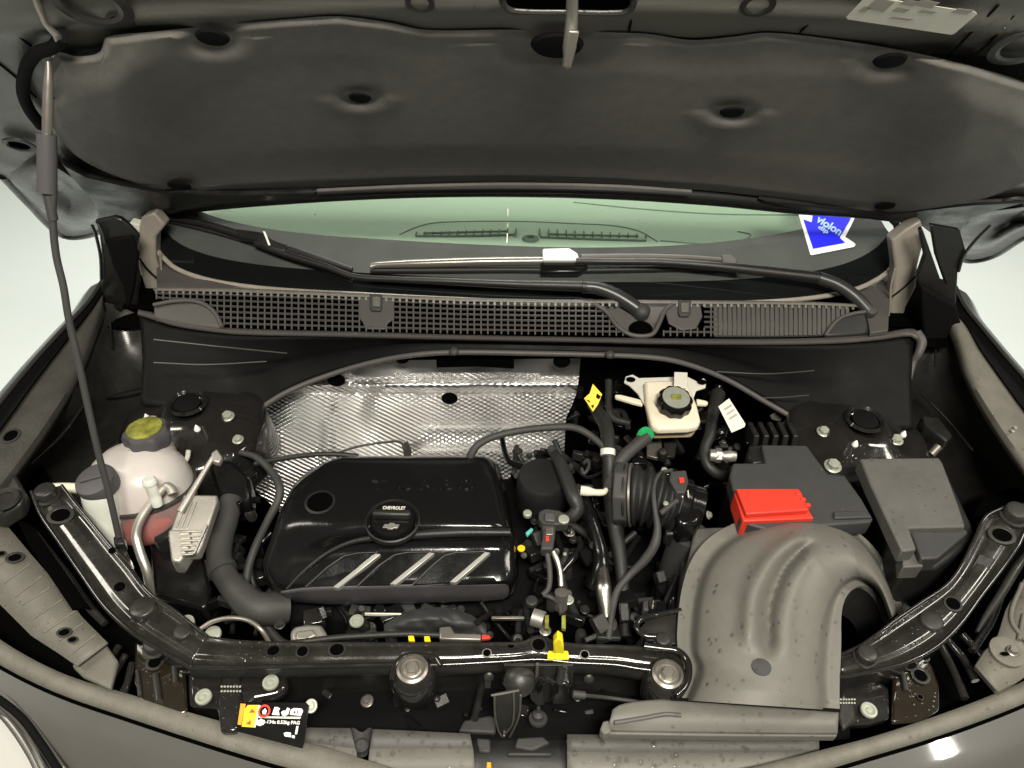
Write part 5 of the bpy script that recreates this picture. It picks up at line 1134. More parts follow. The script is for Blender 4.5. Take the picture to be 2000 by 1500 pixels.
# ================================================================== COOLANT TANK
ct = thing('coolant_tank', 'round translucent coolant tank with pink fluid and yellow topped black cap', 'coolant tank', U(280, 980, z=-.1))
c = U(276, 952, z=-.018)
prof_up = [(.081, 0), (.080, .014), (.074, .034), (.062, .052), (.044, .066), (.025, .072), (.001, .073)]
prof_dn = [(.081, 0), (.081, -.020), (.077, -.045), (.066, -.070), (.045, -.088), (.001, -.090)]
TM = frame(c, (-.06, .22, 1), (1, 0, 0))
m = MB(); m.lathe(prof_up, 48, cap=False, sx=1.02, sy=.92); up_ = m.out('upper_shell', M_['tank_shell'], ct, M=TM, smooth=70)
m = MB(); m.lathe(prof_dn, 48, cap=False, sx=1.02, sy=.92); m.out('lower_shell', M_['tank_lower'], ct, M=TM, smooth=70)
m = MB(); m.lathe([(.001, .004), (.070, .004), (.0775, .001), (.077, -.020), (.073, -.043), (.063, -.066), (.044, -.084), (.001, -.086)], 40, sx=1.02, sy=.92, cap=False); m.out('coolant', M_['coolant'], ct, M=TM @ Matrix.Translation(V((0, 0, -.038))) @ Matrix.Diagonal((.93, .93, .60, 1)))
m = MB(); m.lathe([(.0805, .0035), (.0855, .002), (.0855, -.002), (.0805, -.0035)], 60, sx=1.02, sy=.92, cap=False); m.out('seam_band', M_['hose_grey'], ct, M=TM)
tube('ridge', [TM @ V((sin(a)*.05*1.0, cos(a)*.046, .0605)) for a in [-.9+.3*k for k in range(7)]], .0016, M_['tank_shell'], ct, n=6)
cc = U(286, 846, z=.060)
CM = frame(cc, (-.05, .1, 1))
m = MB(); m.lathe([(.030, -.024), (.035, -.012), (.0355, .002), (.032, .008), (.024, .010), (.001, .0105)], 64, lobes=7, amp=.06); cp = m.out('cap', M_['cap_dark'], ct, M=CM)
m = MB(); m.lathe([(.0275, .0095), (.0275, .012), (.026, .0128), (.001, .0128)], 40); cy = m.out('cap_label', M_['cap_yellow'], cp, M=CM); cy['label'] = 'worn yellow warning disc on the cap'
lathe('neck', cc+V((0, 0, -.075)), [(.034, 0), (.030, .055)], M_['tank_shell'], ct)
tube('tank_lug', [U(1, 1, d=1)*0+U(360, 905, z=-.01), U(366, 893, z=0), U(368, 880, z=.005)], .004, M_['tank_shell'], ct, n=8)
# ================================================================== WASHER FILLER
wf = thing('washer_filler', 'white washer fluid filler neck with dark grey cap beside the left arm', 'filler neck', U(205, 1055, z=-.08))
wc = U(193, 950, z=.045); wb_ = U(214, 1068, z=-.045)
ax_ = (wc-wb_).normalized()
L0 = (wc-wb_).length
lathe('neck', wb_, [(.020, -.02), (.0215, .0), (.0220, L0*.35), (.0240, L0*.4), (.0235, L0*.6), (.0265, L0*.65), (.0265, L0*.98)], M_['white_plastic'], wf, n=36, axis=ax_)
cp2 = lathe('cap', wc+V((0, 0, .012)), [(.0295, -.016), (.0300, .002), (.0285, .006), (.024, .0075), (.001, .008)], M_['cap_dark'], wf, n=40, axis=(-.12, -.12, 1))
m = MB(); m.box((0, 0, .010), .040, .006, .003); m.out('cap_ridge', M_['cap_dark'], cp2, M=frame(wc+V((0, 0, .012)), (-.12, -.12, 1), (1, .3, 0)), bevel=.001)
wh = thing('washer_hose', 'short cream hose running left from the washer filler neck', 'hose', U(130, 953, z=0))
tube('hose_body', [U(98, 954, z=.0), U(130, 953, z=.0), U(165, 955, z=-.002)], .0085, M_['cream_plastic'], wh, seg=10)
# ================================================================== AC PIPE
ap = thing('refrigerant_pipe', 'curved silver refrigerant pipe with pale valve cap beside the coolant tank', 'pipe', U(290, 1150, z=-.1))
tube('pipe', [U(338, 966, z=.03), U(334, 955, z=.034), U(325, 950, z=.036), U(312, 962, z=.03), U(290, 990, z=.015), U(272, 1020, z=.0), U(266, 1048, z=-.015), U(274, 1080, z=-.03), U(287, 1115, z=-.05), U(295, 1165, z=-.09)], .0072, M_['pipe_metal'], ap, seg=80)
lathe('valve', U(303, 972, z=.028), [(.008, -.014), (.009, .0), (.0075, .004), (.0085, .008), (.0085, .024), (.0105, .026), (.0105, .033), (.008, .036), (.001, .036)], M_['white_plastic'], ap, axis=(-.1, .25, 1))
# ================================================================== FINNED CONTROL UNIT
eu = thing('control_unit', 'ribbed pale metal control unit mounted on a slant left of the engine', 'control unit', U(370, 1040, z=-.06))
EUP = plane(U(370, 1030, z=.015), V((.25, -.30, 1)))
def EP(x, y, o=0): return EUP(x, y, o)
slab('housing', [EP(x, y) for x, y in [(349, 990), (358, 965), (425, 966), (424, 980), (396, 1062), (388, 1080), (336, 1082), (328, 1050)]], V((0, 0, -.018)), M_['aluminium'], eu, bevel=.003)
slab('connector_end', [EP(x, y, .003) for x, y in [(328, 1034), (372, 1034), (376, 1060), (352, 1098), (334, 1096), (330, 1060)]], V((0, 0, -.03)), M_['aluminium'], eu, bevel=.003)
for k in range(6):
    x0 = 352+k*2.5; y0 = 1046+k*9
    m = MB(); m.bar(EP(352+k*.6, 1040+k*9, .004), EP(398-k*4, 1038+k*9, .004), .003, .008, up=EUP.n); m.bar(EP(398-k*4, 1038+k*9, .004), EP(405-k*4, 1026+k*9, .004), .003, .008, up=EUP.n); m.out('fin', M_['aluminium'], eu, bevel=.0008)
for k in range(3):
    m = MB(); m.bar(EP(366+k*9, 980, .003), EP(344+k*10, 1030, .003), .0022, .004, up=EUP.n); m.out('fin', M_['aluminium'], eu, bevel=.0006)
tube('mounting_arm', [EP(352, 1000, .006), EP(388, 940, .010), EP(412, 900, .014), EP(424, 882, .016)], [.006, .005, .0045, .004], M_['aluminium'], eu, seg=20)
slab('arm_head', [EP(x, y, .02) for x, y in [(412, 884), (424, 876), (434, 892), (428, 904), (414, 900)]], V((0, 0, -.01)), M_['aluminium'], eu, bevel=.002)
slab('carrier', zd([(300, 1005, -.04), (345, 955, -.02), (370, 945, -.02), (360, 980, -.03), (330, 1050, -.05), (300, 1060, -.06)]), V((0, 0, -.05)), M_['dark_plastic'], eu, bevel=.004)
slab('carrier', zs([(290, 1045), (330, 1040), (400, 1090), (412, 1150), (400, 1190), (300, 1165)], -.085), V((0, 0, -.10)), M_['gloss_plastic'], eu, bevel=.006)
slab('carrier', zd([(400, 900, -.02), (450, 895, -.02), (490, 930, -.04), (490, 985, -.06), (440, 985, -.06), (430, 960, -.04)]), V((0, 0, -.05)), M_['gloss_plastic'], eu, bevel=.008)
# ================================================================== HOSES AND CABLES
def hose(name, label, cat, pts, r, mat, extra=None, seg=None, group=None):
    t = thing(name, label, cat, U(pts[0][0], pts[0][1], z=pts[0][2]), group=group)
    P = [U(x, y, z=z) for x, y, z in pts]
    tube('hose_body' if cat != 'cable' else 'sheath', P, r, M_[mat], t, seg=seg or len(P)*8, n=14)
    if extra: extra(t, P)
    return t
def clampf(k, r, mat='steel_dull', nm='clamp'):
    def f(t, P):
        Q = cr(P, 60); i = int(k*58); a, b = Q[i], Q[i+1]; d = (b-a).normalized()*.0045
        tube(nm, [a-d, a+d], r, M_[mat], t, seg=3)
    return f
hose('radiator_hose', 'thick dull grey radiator hose curving down left of the engine cover', 'hose', [(452, 975, -.055), (444, 1010, -.06), (432, 1050, -.065), (428, 1090, -.07), (440, 1125, -.075), (468, 1160, -.08), (505, 1188, -.085), (560, 1185, -.10)], [.018, .019, .020, .0195, .019, .022, .025, .026], 'hose_grey', clampf(.5, .0225, 'hose_grey'))
hose('wiring_conduit', 'grey sheathed wiring loom bending down the left side of the engine cover', 'cable', [(470, 884, -.02), (500, 893, -.01), (528, 918, -.01), (545, 948, -.01), (544, 975, -.02), (524, 1015, -.04), (500, 1065, -.07), (485, 1110, -.09), (478, 1165, -.11)], [.0045, .0055, .0062, .0068, .007, .006, .0065, .0065, .006], 'hose_grey')
hose('wiring_conduit', 'second dark loom running down to the left front of the engine cover', 'cable', [(530, 1010, -.06), (506, 1060, -.08), (490, 1110, -.10), (500, 1160, -.12)], .0045, 'hose_dark')
hose('vacuum_hose', 'thin dark hose lying along the foot of the foil heat shield', 'hose', [(498, 906, -.02), (545, 897, -.01), (600, 889, -.005), (650, 887, -.005), (700, 891, -.01)], .0042, 'hose_dark')
hose('vacuum_hose', 'faint grey wire rising over the foil behind the engine cover', 'hose', [(660, 884, .0), (700, 872, .0), (750, 864, .0), (782, 863, .0), (790, 880, .0)], .002, 'hose_grey')
t = thing('foil_bracket', 'small rusty bracket standing behind the back edge of the engine cover', 'bracket', U(795, 890, z=0)); slab('bracket_plate', ys([(788, 866), (796, 862), (804, 880), (803, 892), (788, 892)], 1.02), V((0, .004, 0)), M_['amber'] if False else M_['steel_dull'], t, bevel=.001)
hose('breather_hose', 'grey breather hose arching from the engine cover over the foil to the right', 'hose', [(918, 897, .01), (922, 884, .02), (935, 868, .03), (965, 853, .035), (1010, 842, .04), (1060, 836, .04), (1110, 834, .04), (1135, 840, .04), (1160, 856, .035), (1184, 878, .03)], [.0075, .0062, .006, .006, .006, .006, .006, .006, .0058, .005], 'hose_grey', seg=90)
def yx(t, P):
    Q = [U(1190, 884, z=.03), U(1204, 884, z=.03)]
    tube('clamp', [U(1187, 878, z=.035), U(1187, 890, z=.030)], .0125, M_['white_plastic'], t, seg=3)
    tube('branch', [U(1262, 854, z=.03), U(1240, 872, z=.028), U(1215, 896, z=.02), U(1196, 925, z=.005), U(1192, 955, z=-.01)], [.0125, .0105, .011, .0125, .0125], M_['hose_grey'], t, seg=30)
    gc_ = tube('green_clamp', [U(1257, 848, z=.032), U(1263, 853, z=.034)], .0145, M_['green_plastic'], t, seg=3)
    slab('yellow_tag', [U(x, y, d=1.24) for x, y in [(1158, 750), (1176, 770), (1168, 790), (1158, 804), (1141, 778), (1152, 768)]], ray(1158, 778)*.0006, M_['yellow_print'], t, bevel=0)
    for pts in ([(1166, 768), (1174, 774), (1170, 780), (1164, 776)], [(1144, 779), (1152, 783), (1152, 787)], [(1154, 792), (1160, 790), (1159, 798)]): slab('tag_print', [U(x, y, d=1.2385) for x, y in pts], ray(1158, 778)*.0003, M_['gap'], t, bevel=0)
hose('heater_hose', 'black forked heater hose with yellow tag and green clamp', 'hose', [(1158, 792, .02), (1170, 808, .03), (1184, 835, .035), (1188, 870, .03), (1190, 900, .02), (1191, 950, -.01), (1198, 1010, -.04), (1210, 1080, -.06), (1217, 1150, -.08), (1222, 1245, -.10)], [.010, .0115, .012, .0115, .0125, .0135, .0115, .010, .0095, .0095], 'hose_dark', yx, seg=90)
hose('reservoir_hose', 'black glossy hose curving down right of the brake fluid reservoir', 'hose', [(1402, 770, .0), (1392, 810, .005), (1386, 850, .0), (1376, 880, -.01), (1382, 908, -.02), (1400, 925, -.03), (1422, 932, -.04)], [.014, .012, .0105, .010, .009, .009, .009], 'hose_dark')
hose('sensor_cable', 'dark sheathed cable hanging from the bellows down to the front beam', 'cable', [(1312, 918, .03), (1290, 925, .035), (1278, 945, .035), (1277, 975, .03), (1281, 1005, .02), (1284, 1035, .005), (1278, 1065, -.01), (1258, 1095, -.03), (1228, 1125, -.05), (1205, 1155, -.06), (1195, 1200, -.07), (1188, 1250, -.08)], [.003, .0032, .0035, .004, .005, .0075, .0075, .006, .0055, .0055, .005, .005], 'hose_grey', seg=90)
hose('front_cable', 'thin ribbed cable looping behind the front beam at the left', 'cable', [(392, 1228, .0), (415, 1214, .005), (450, 1207, .008), (485, 1212, .005), (510, 1230, .0), (528, 1258, -.02)], .0032, 'steel_dull')
hose('front_conduit', 'ribbed black conduit lying along the back of the front beam', 'cable', [(560, 1258, -.01), (640, 1247, -.01), (720, 1241, -.01), (800, 1238, -.01), (850, 1240, -.01), (905, 1242, -.01)], .0042, 'hose_dark')
hose('lower_hose', 'black glossy hose descending beside the silver pipe in the middle of the bay', 'hose', [(1142, 975, -.02), (1152, 1010, -.03), (1164, 1045, -.04), (1173, 1080, -.05), (1172, 1115, -.06), (1160, 1150, -.08)], [.008, .012, .011, .0115, .013, .014], 'gloss_plastic')
for k in range(5): pass
# ================================================================== BRAKE FLUID RESERVOIR
br = thing('brake_fluid_reservoir', 'cream brake fluid reservoir with black and yellow round cap', 'reservoir', U(1315, 830, z=-.04))
slab('mounting_plate', zs([(1222, 735), (1236, 731), (1248, 738), (1342, 735), (1362, 745), (1374, 738), (1380, 744), (1378, 756), (1360, 762), (1350, 790), (1262, 795), (1246, 768), (1230, 752), (1219, 746)], .022), V((0, 0, -.004)), M_['hose_grey'] if False else M_['label_white'], br, bevel=.001)
slab('upper_body', zs([(1258, 743), (1342, 741), (1362, 790), (1369, 820), (1364, 830), (1345, 834), (1285, 836), (1272, 828), (1262, 790)], .036), V((0, 0, -.018)), M_['cream_plastic'], br, bevel=.006, seg=3)
slab('lower_body', zs([(1262, 760), (1350, 760), (1364, 826), (1356, 836), (1280, 838), (1272, 828)], .020), V((0, .004, -.030)), M_['fluid_cream'], br, bevel=.005, seg=3)
slab('pipe_stub', zs([(1201, 770), (1212, 770), (1252, 780), (1256, 790), (1238, 786), (1202, 775)], .018), V((0, 0, -.008)), M_['cream_plastic'], br, bevel=.002)
slab('pipe_stub', zs([(1360, 778), (1380, 782), (1384, 786), (1380, 789), (1362, 788)], .018), V((0, 0, -.008)), M_['cream_plastic'], br, bevel=.002)
slab('metal_strap', [U(1316, 757, z=.050), U(1342, 757, z=.050), U(1343, 727, z=.052), U(1317, 726, z=.052)], V((0, 0, -.003)), M_['label_white'], br, bevel=.001)
bc = U(1318, 784, z=.052); BM = frame(bc, (.05, -.12, 1))
m = MB(); m.lathe([(.0295, -.010), (.030, .004), (.0275, .009), (.023, .010), (.001, .010)], 64, lobes=10, amp=.04); cp3 = m.out('cap', M_['gloss_plastic'], br, M=BM)
m = MB(); m.lathe([(.0235, .009), (.0235, .0112), (.001, .0112)], 40); m.out('cap_disc', M_['zinc'], cp3, M=BM)
m = MB(); m.box((0, -.0, .0122), .017, .0115, .003); m.out('yellow_window', M_['cap_yellow'], cp3, M=BM, bevel=.002)
for pts in ([(1246, 738), (1228, 734), (1222, 744), (1232, 750)],):
    pass
hole(br, 1232, 742, .024, 9, .8, rim=False); hole(br, 1371, 747, .024, 9, .8, rim=False)
slab('lower_bracket', [U(x, y, z=-.05) for x, y in [(1264, 862), (1292, 862), (1294, 892), (1288, 896), (1264, 890)]], V((0, .003, -.01)), M_['steel_dull'], br, bevel=.001)
slab('lower_bracket', [U(x, y, z=-.055) for x, y in [(1296, 862), (1322, 862), (1318, 892), (1300, 892)]], V((0, .003, -.01)), M_['chassis_dull'], br, bevel=.001)
# tag, pressure sensor
tg = thing('paper_tag', 'white paper tag hanging behind the battery right of the brake reservoir', 'tag', U(1428, 845, z=0))
slab('tag_sheet', [U(x, y, d=1.27) for x, y in [(1403, 794), (1424, 778), (1456, 828), (1454, 834), (1429, 845)]], ray(1430, 810)*.0006, M_['label_white'], tg, bevel=0)
for k in range(3): slab('tag_print', [U(x+k*5, y+k*9, d=1.2692) for x, y in [(1414, 798), (1428, 789), (1430, 793), (1416, 802)]], ray(1430, 810)*.0002, M_['label_ink'] if k != 1 else M_['steel_dull'], tg, bevel=0)
ps = thing('pressure_sensor', 'stubby corroded silver pressure sensor behind the battery', 'sensor', U(1410, 892, z=-.02))
tube('sensor_body', [U(1386, 889, z=.0), U(1400, 890, z=.0), U(1412, 891, z=.0), U(1424, 891, z=.0), U(1437, 892, z=.0)], [.010, .0115, .008, .0105, .0085], M_['aluminium'], ps, seg=14)
tube('sensor_nut', [U(1398, 889, z=.0), U(1408, 890, z=.0)], .0125, M_['aluminium'], ps, seg=3, n=6)
kn = thing('firewall_clip', 'small silver clip on the firewall under the arched trim', 'clip', U(1515, 815, z=0)); slab('clip_plate', ys([(1504, 814), (1515, 806), (1530, 816), (1524, 824), (1508, 820)], 1.06), V((0, .004, 0)), M_['aluminium'], kn, bevel=.001)
# ================================================================== AIR BELLOWS + FLOW SENSOR
bl = thing('air_intake_bellows', 'ribbed black rubber intake bellows clamped beside the air box', 'bellows', U(1290, 985, z=-.08))
pb = [U(1216, 966, z=-.008), U(1250, 968, z=-.004), U(1285, 976, z=-.006), U(1322, 988, z=-.012)]
Q = cr(pb, 60); rr = []
for i in range(60):
    u = i/59; rr.append(.0465+.0045*sin(u*2*pi*5.5)-(.003*u))
m = MB(); m.tube(Q, rr, 40); m.out('bellows', M_['black_rubber'], bl, smooth=60)
m = MB(); q0 = (Q[1]-Q[0]).normalized(); m.tube([Q[0]-q0*.012, Q[0]+q0*.010], [.054, .052], 8); m.out('end_flange', M_['hose_grey'], bl, bevel=.003)
m = MB(); m.tube([Q[8], Q[10]], .0515, 40); m.out('clamp', M_['steel_dull'], bl)
q1 = (Q[-1]-Q[-2]).normalized()
m = MB(); m.tube([Q[-1]-q1*.004, Q[-1]+q1*.012, Q[-1]+q1*.013, Q[-1]+q1*.036], [.048, .048, .042, .042], 36); m.out('sensor_housing', M_['gloss_plastic'], bl, bevel=.002)
slab('housing_lug', [p for p in zs([(1335, 985), (1362, 975), (1376, 1000), (1364, 1022), (1330, 1026), (1318, 1004)], .018)], V((0, 0, -.05)), M_['gloss_plastic'], bl, bevel=.006)
put(BOLT_Z, 'screw', U(1383, 1006, z=-.01), .005, bl, n=(.8, -.3, .6))
fs = thing('air_flow_sensor', 'grey air flow sensor plug with a red lock on top of the bellows', 'sensor', U(1330, 945, z=.03))
slab('plug_body', zs([(1310, 920), (1340, 918), (1345, 940), (1338, 962), (1322, 962), (1308, 938)], .045), V((0, 0, -.03)), M_['hose_grey'], fs, bevel=.002)
slab('red_lock', zs([(1326, 932), (1336, 932), (1337, 941), (1328, 942)], .049), V((0, 0, -.004)), M_['red_print'], fs, bevel=.0008)
for x in (1331, 1343): tube('pin', [U(x, 958, z=.04), U(x+2, 972, z=.035)], .0014, M_['aluminium'], fs, seg=4, n=8)
put(STUD_W, 'screw', U(1297, 920, z=.03), .005, fs); put(STUD_W, 'screw', U(1300, 985, z=.035), .004, fs)
tube('bracket_arm', [U(1290, 1003, z=.03), U(1308, 988, z=.034), U(1322, 978, z=.034)], .0045, M_['hose_grey'], fs, seg=8)
ab = thing('air_box', 'dark plastic air box between the bellows and the big duct', 'air box', U(1370, 1080, z=-.15))
slab('box_body', zs([(1330, 1035), (1420, 1030), (1430, 1100), (1380, 1200), (1330, 1200)], -.06), V((0, 0, -.15)), M_['battery_plastic'], ab, bevel=.006)
lathe('box_neck', U(1338, 1075, z=-.07), [(.034, -.12), (.032, -.02), (.030, .04)], M_['battery_plastic'], ab, axis=(.05, .1, 1))
slab('neck_rim', zs([(1300, 1030), (1360, 1026), (1365, 1040), (1300, 1044)], -.02), V((0, 0, -.03)), M_['dark_plastic'], ab, bevel=.004)
# ================================================================== VACUUM CANISTER AND SENSORS
vc = thing('vacuum_canister', 'matt black round canister right of the engine cover', 'canister', U(1062, 960, z=-.08))
lathe('canister_body', U(1060, 930, z=.0), [(.040, -.07), (.042, -.03), (.0415, -.004), (.038, .001), (.001, .003)], M_['dark_plastic'], vc, n=44)
tube('canister_pipe', [U(1082, 885, z=.015), U(1094, 905, z=.016), U(1108, 940, z=.014), U(1120, 972, z=.010), U(1128, 992, z=.0), U(1118, 1008, z=-.01), U(1102, 1014, z=-.02)], [.008, .011, .0115, .0118, .0115, .011, .010], M_['hose_dark'], vc, seg=40)
tube('pipe_tip', [U(1082, 886, z=.015), U(1076, 876, z=.014)], .008, M_['hose_grey'], vc, seg=4)
sn = thing('map_sensor', 'grey engine sensor with round screw and hanging plug right of the engine cover', 'sensor', U(1080, 1015, z=-.05))
slab('sensor_body', zs([(1052, 998), (1066, 992), (1092, 996), (1112, 1006), (1110, 1022), (1086, 1024), (1060, 1022), (1052, 1012)], .0), V((0, 0, -.02)), M_['hose_grey'], sn, bevel=.003)
slab('sensor_block', zs([(1064, 1000), (1084, 1002), (1084, 1018), (1064, 1016)], .006), V((0, 0, -.01)), M_['cap_dark'], sn, bevel=.002)
put(STUD_W, 'screw', U(1101, 1016, z=.002), .0085, sn, sz=.5)
slab('plug', zs([(1058, 1024), (1086, 1024), (1084, 1045), (1080, 1072), (1056, 1072), (1060, 1045)], -.005), V((0, 0, -.02)), M_['hose_grey'], sn, bevel=.003)
slab('red_lock', zs([(1066, 1046), (1072, 1046), (1073, 1055), (1066, 1056)], -.002), V((0, 0, -.004)), M_['red_print'], sn, bevel=.0008)
slab('plug_face', zs([(1066, 1030), (1082, 1030), (1080, 1044), (1066, 1044)], -.002), V((0, 0, -.004)), M_['steel_dull'], sn, bevel=.0008)
tube('sensor_wire', [U(1066, 1070, z=-.015), U(1071, 1095, z=-.025), U(1074, 1125, z=-.035), U(1071, 1150, z=-.045), U(1060, 1162, z=-.05)], .0042, M_['hose_grey'], sn, seg=30)
fp = thing('fuel_pipe', 'short shiny metal fuel pipe ending in a steel coupling above the front beam', 'pipe', U(1096, 1160, z=-.08))
tube('pipe', [U(1080, 1078, z=-.02), U(1088, 1095, z=-.025), U(1094, 1118, z=-.035), U(1096, 1145, z=-.045)], .005, M_['silver'], fp, seg=24)
lathe('coupling', U(1096, 1175, z=-.06), [(.010, -.012), (.0105, .010), (.0105, .018), (.006, .019)], M_['steel_dull'], fp, axis=(0, .3, 1))
tube('lead', [U(1062, 1162, z=-.05), U(1078, 1168, z=-.05), U(1092, 1182, z=-.06), U(1096, 1200, z=-.06)], .0035, M_['hose_grey'], fp, seg=20)
sp_ = thing('coolant_pipe', 'polished silver tube standing in the centre right of the engine bay', 'pipe', U(1180, 1210, z=-.14))
tube('pipe', [U(1176, 1095, z=-.05), U(1178, 1120, z=-.055), U(1178, 1150, z=-.06), U(1182, 1180, z=-.07), U(1184, 1205, z=-.08)], [.004, .009, .013, .0115, .0095], M_['silver'], sp_, seg=30)
lathe('pipe_socket', U(1184, 1222, z=-.09), [(.016, -.02), (.016, .006), (.012, .010)], M_['steel_dull'], sp_)
be = thing('brass_elbow', 'pale metal elbow fitting between the canister and the heater hose', 'fitting', U(1155, 960, z=-.02))
tube('elbow', [U(1134, 958, z=.0), U(1150, 960, z=.0), U(1165, 962, z=.0), U(1180, 961, z=.0), U(1184, 956, z=.0)], [.008, .008, .0055, .0055, .004], M_['cream_plastic'], be, seg=16)
slab('elbow_block', zs([(1132, 946), (1158, 946), (1158, 956), (1132, 954)], .004), V((0, 0, -.01)), M_['hose_grey'], be, bevel=.002)
# ================================================================== ENGINE (dark mass with many small pieces)
en = thing('engine_block', 'dark engine block with brackets and bolts deep in the bay', 'engine', U(1100, 1100, z=-.4))
slab('block', zs([(560, 960), (1000, 930), (1160, 950), (1180, 1190), (560, 1210)], -.15), V((0, 0, -.25)), M_['gap'], en, bevel=.01)
slab('gearbox', zs([(1180, 960), (1330, 960), (1330, 1230), (1180, 1230)], -.22), V((0, 0, -.15)), M_['gap'], en, bevel=.01)
R_ = random.Random(11)
mats = ['gloss_plastic', 'chassis_dull', 'dark_plastic', 'gap', 'gloss_plastic', 'chassis_black', 'hose_dark']
def junk(n, x0, x1, y0, y1, z0, z1, s0=.008, s1=.03):
    for _ in range(n):
        p = U(R_.uniform(x0, x1), R_.uniform(y0, y1), z=R_.uniform(z0, z1)); k = R_.random(); mt = M_[R_.choice(mats)]
        rot = Matrix.Rotation(R_.uniform(-.6, .6), 3, 'Z') @ Matrix.Rotation(R_.uniform(-.5, .5), 3, 'X')
        if k < .35:
            m = MB(); m.box(p, R_.uniform(s0, s1)*1.3, R_.uniform(s0, s1), R_.uniform(s0, s1)*.8, rot); m.out('bracket', mt, en, bevel=.002)
        elif k < .6:
            d = rot @ V((R_.uniform(-.5, .5), R_.uniform(.3, 1), R_.uniform(-.5, .2)))*R_.uniform(.03, .08); e = rot @ V((R_.uniform(-1, 1), R_.uniform(-1, 1), -.3))*.025
            tube('pipe', [p-d, p+e, p+d], R_.uniform(.003, .008), mt, en, seg=14, n=10)
        elif k < .8:
            lathe('boss', p, [(1.1*s0, -.02), (1.1*s0, 0), (.8*s0, .004), (.3*s0, .005), (.001, .005)], mt, en, n=18, axis=rot @ V((0, 0, 1)))
        else:
            put(R_.choice([BOLT_K, BOLT_S, BOLT_K, STUD_K]), 'bolt', p, R_.uniform(.004, .007), en, n=rot @ V((0, -.2, 1)))
junk(60, 1010, 1180, 880, 1200, -.14, -.05)
junk(60, 1170, 1340, 860, 1240, -.20, -.07)
junk(46, 540, 1010, 1185, 1245, -.14, -.06)
junk(36, 1010, 1330, 1190, 1250, -.12, -.05)
junk(40, 1120, 1420, 735, 900, -.16, -.02)
junk(16, 400, 500, 870, 1000, -.12, -.05)
junk(22, 440, 560, 1050, 1190, -.17, -.12)
junk(30, 1000, 1110, 880, 960, -.08, -.02, .006, .018)
junk(18, 1400, 1480, 860, 1000, -.14, -.06)
junk(24, 620, 1250, 1335, 1400, -.11, -.09, .005, .018)
# named small fittings
def dot(px, py, z, s, me, nm='bolt'): return put(me, nm, U(px, py, z=z), s, en)
dot(697, 1214, -.05, .0105, FLAT_W, 'plug'); dot(1030, 1006, -.02, .007, STUD_W); dot(1038, 1178, -.05, .009, STUD_K); dot(1103, 1083, -.05, .003, STUD_W); dot(1110, 1172, -.06, .006, BOLT_Z); dot(1065, 1232, -.04, .006, BOLT_S)
lathe('cam_plug', U(1018, 1072, z=-.04), [(.006, 0), (.006, .002), (.001, .003)], M_['yellow_print'], en)
slab('teal_clip', zs([(1026, 1040), (1038, 1030), (1042, 1034), (1030, 1046)], -.02), V((0, 0, -.006)), M_['teal_plastic'], en, bevel=.001)
slab('cast_housing', zs([(566, 1232), (575, 1222), (600, 1218), (628, 1219), (640, 1240), (636, 1252), (568, 1252)], -.03), V((0, 0, -.03)), M_['aluminium'], en, bevel=.006)
slab('cast_lid', zs([(578, 1232), (612, 1228), (618, 1240), (602, 1250), (576, 1250)], -.026), V((0, 0, -.006)), M_['aluminium'], en, bevel=.003)
slab('rail', zs([(712, 1196), (784, 1197), (784, 1200), (712, 1199)], -.06), V((0, 0, -.006)), M_['label_white'], en, bevel=.0008)
slab('rail', zs([(960, 1203), (1024, 1203), (1024, 1208), (960, 1208)], -.04), V((0, 0, -.006)), M_['steel_dull'], en, bevel=.0008)
m = MB()
def hump(u, v):
    a_ = (u-.5)*2; x = 850+100*a_; y = 1214+(-28+34*abs(a_)**2.2)*(1-v)+30*v; return U(x, y, z=-.065+.035*sin(pi*u)**.7*sin(pi*min(v+.15, 1))+.006*noise.noise(V((x/18, y/12, 2))))
m.grid(hump, 30, 14); m.out('sound_pad', M_['battery_plastic'], en, smooth=80)
for px, py in ((802, 1247), (833, 1248)): slab('yellow_clip', zs([(px-5, py-6), (px+6, py-6), (px+8, py+4), (px-4, py+4)], -.002), V((0, 0, -.006)), M_['yellow_print'], en, bevel=.001)
slab('connector', zs([(858, 1224), (880, 1222), (888, 1236), (940, 1238), (940, 1250), (858, 1248)], -.002), V((0, 0, -.012)), M_['steel_dull'], en, bevel=.002)
slab('connector_tip', zs([(941, 1239), (956, 1240), (958, 1246), (941, 1248)], .0), V((0, 0, -.006)), M_['red_plastic'], en, bevel=.001)
for a, b in ((1064, 1072), (1097, 1105)): slab('lime_clip', zs([(a, 1202), (b, 1200), (b, 1228), (a, 1226)], -.02), V((0, 0, -.008)), M_['cap_yellow'], en, bevel=.001)
tube('starter_cap', [U(1040, 1205, z=-.03), U(1062, 1212, z=-.03)], .013, M_['aluminium'], en, seg=4)
tube('lift_eye', [U(1140, 905, z=.0), U(1148, 898, z=.0), U(1150, 912, z=.0), U(1140, 925, z=.0), U(1136, 915, z=.0)], .003, M_['hose_grey'], en, seg=20)
for px, py in ((365, 1218), (417, 1240)): put(STUD_W, 'knob', U(px, py, z=-.01), .011, en, sz=.6)
slab('grey_block', zs([(1256, 1170), (1292, 1170), (1294, 1192), (1256, 1192)], -.05), V((0, 0, -.03)), M_['battery_plastic'], en, bevel=.003)
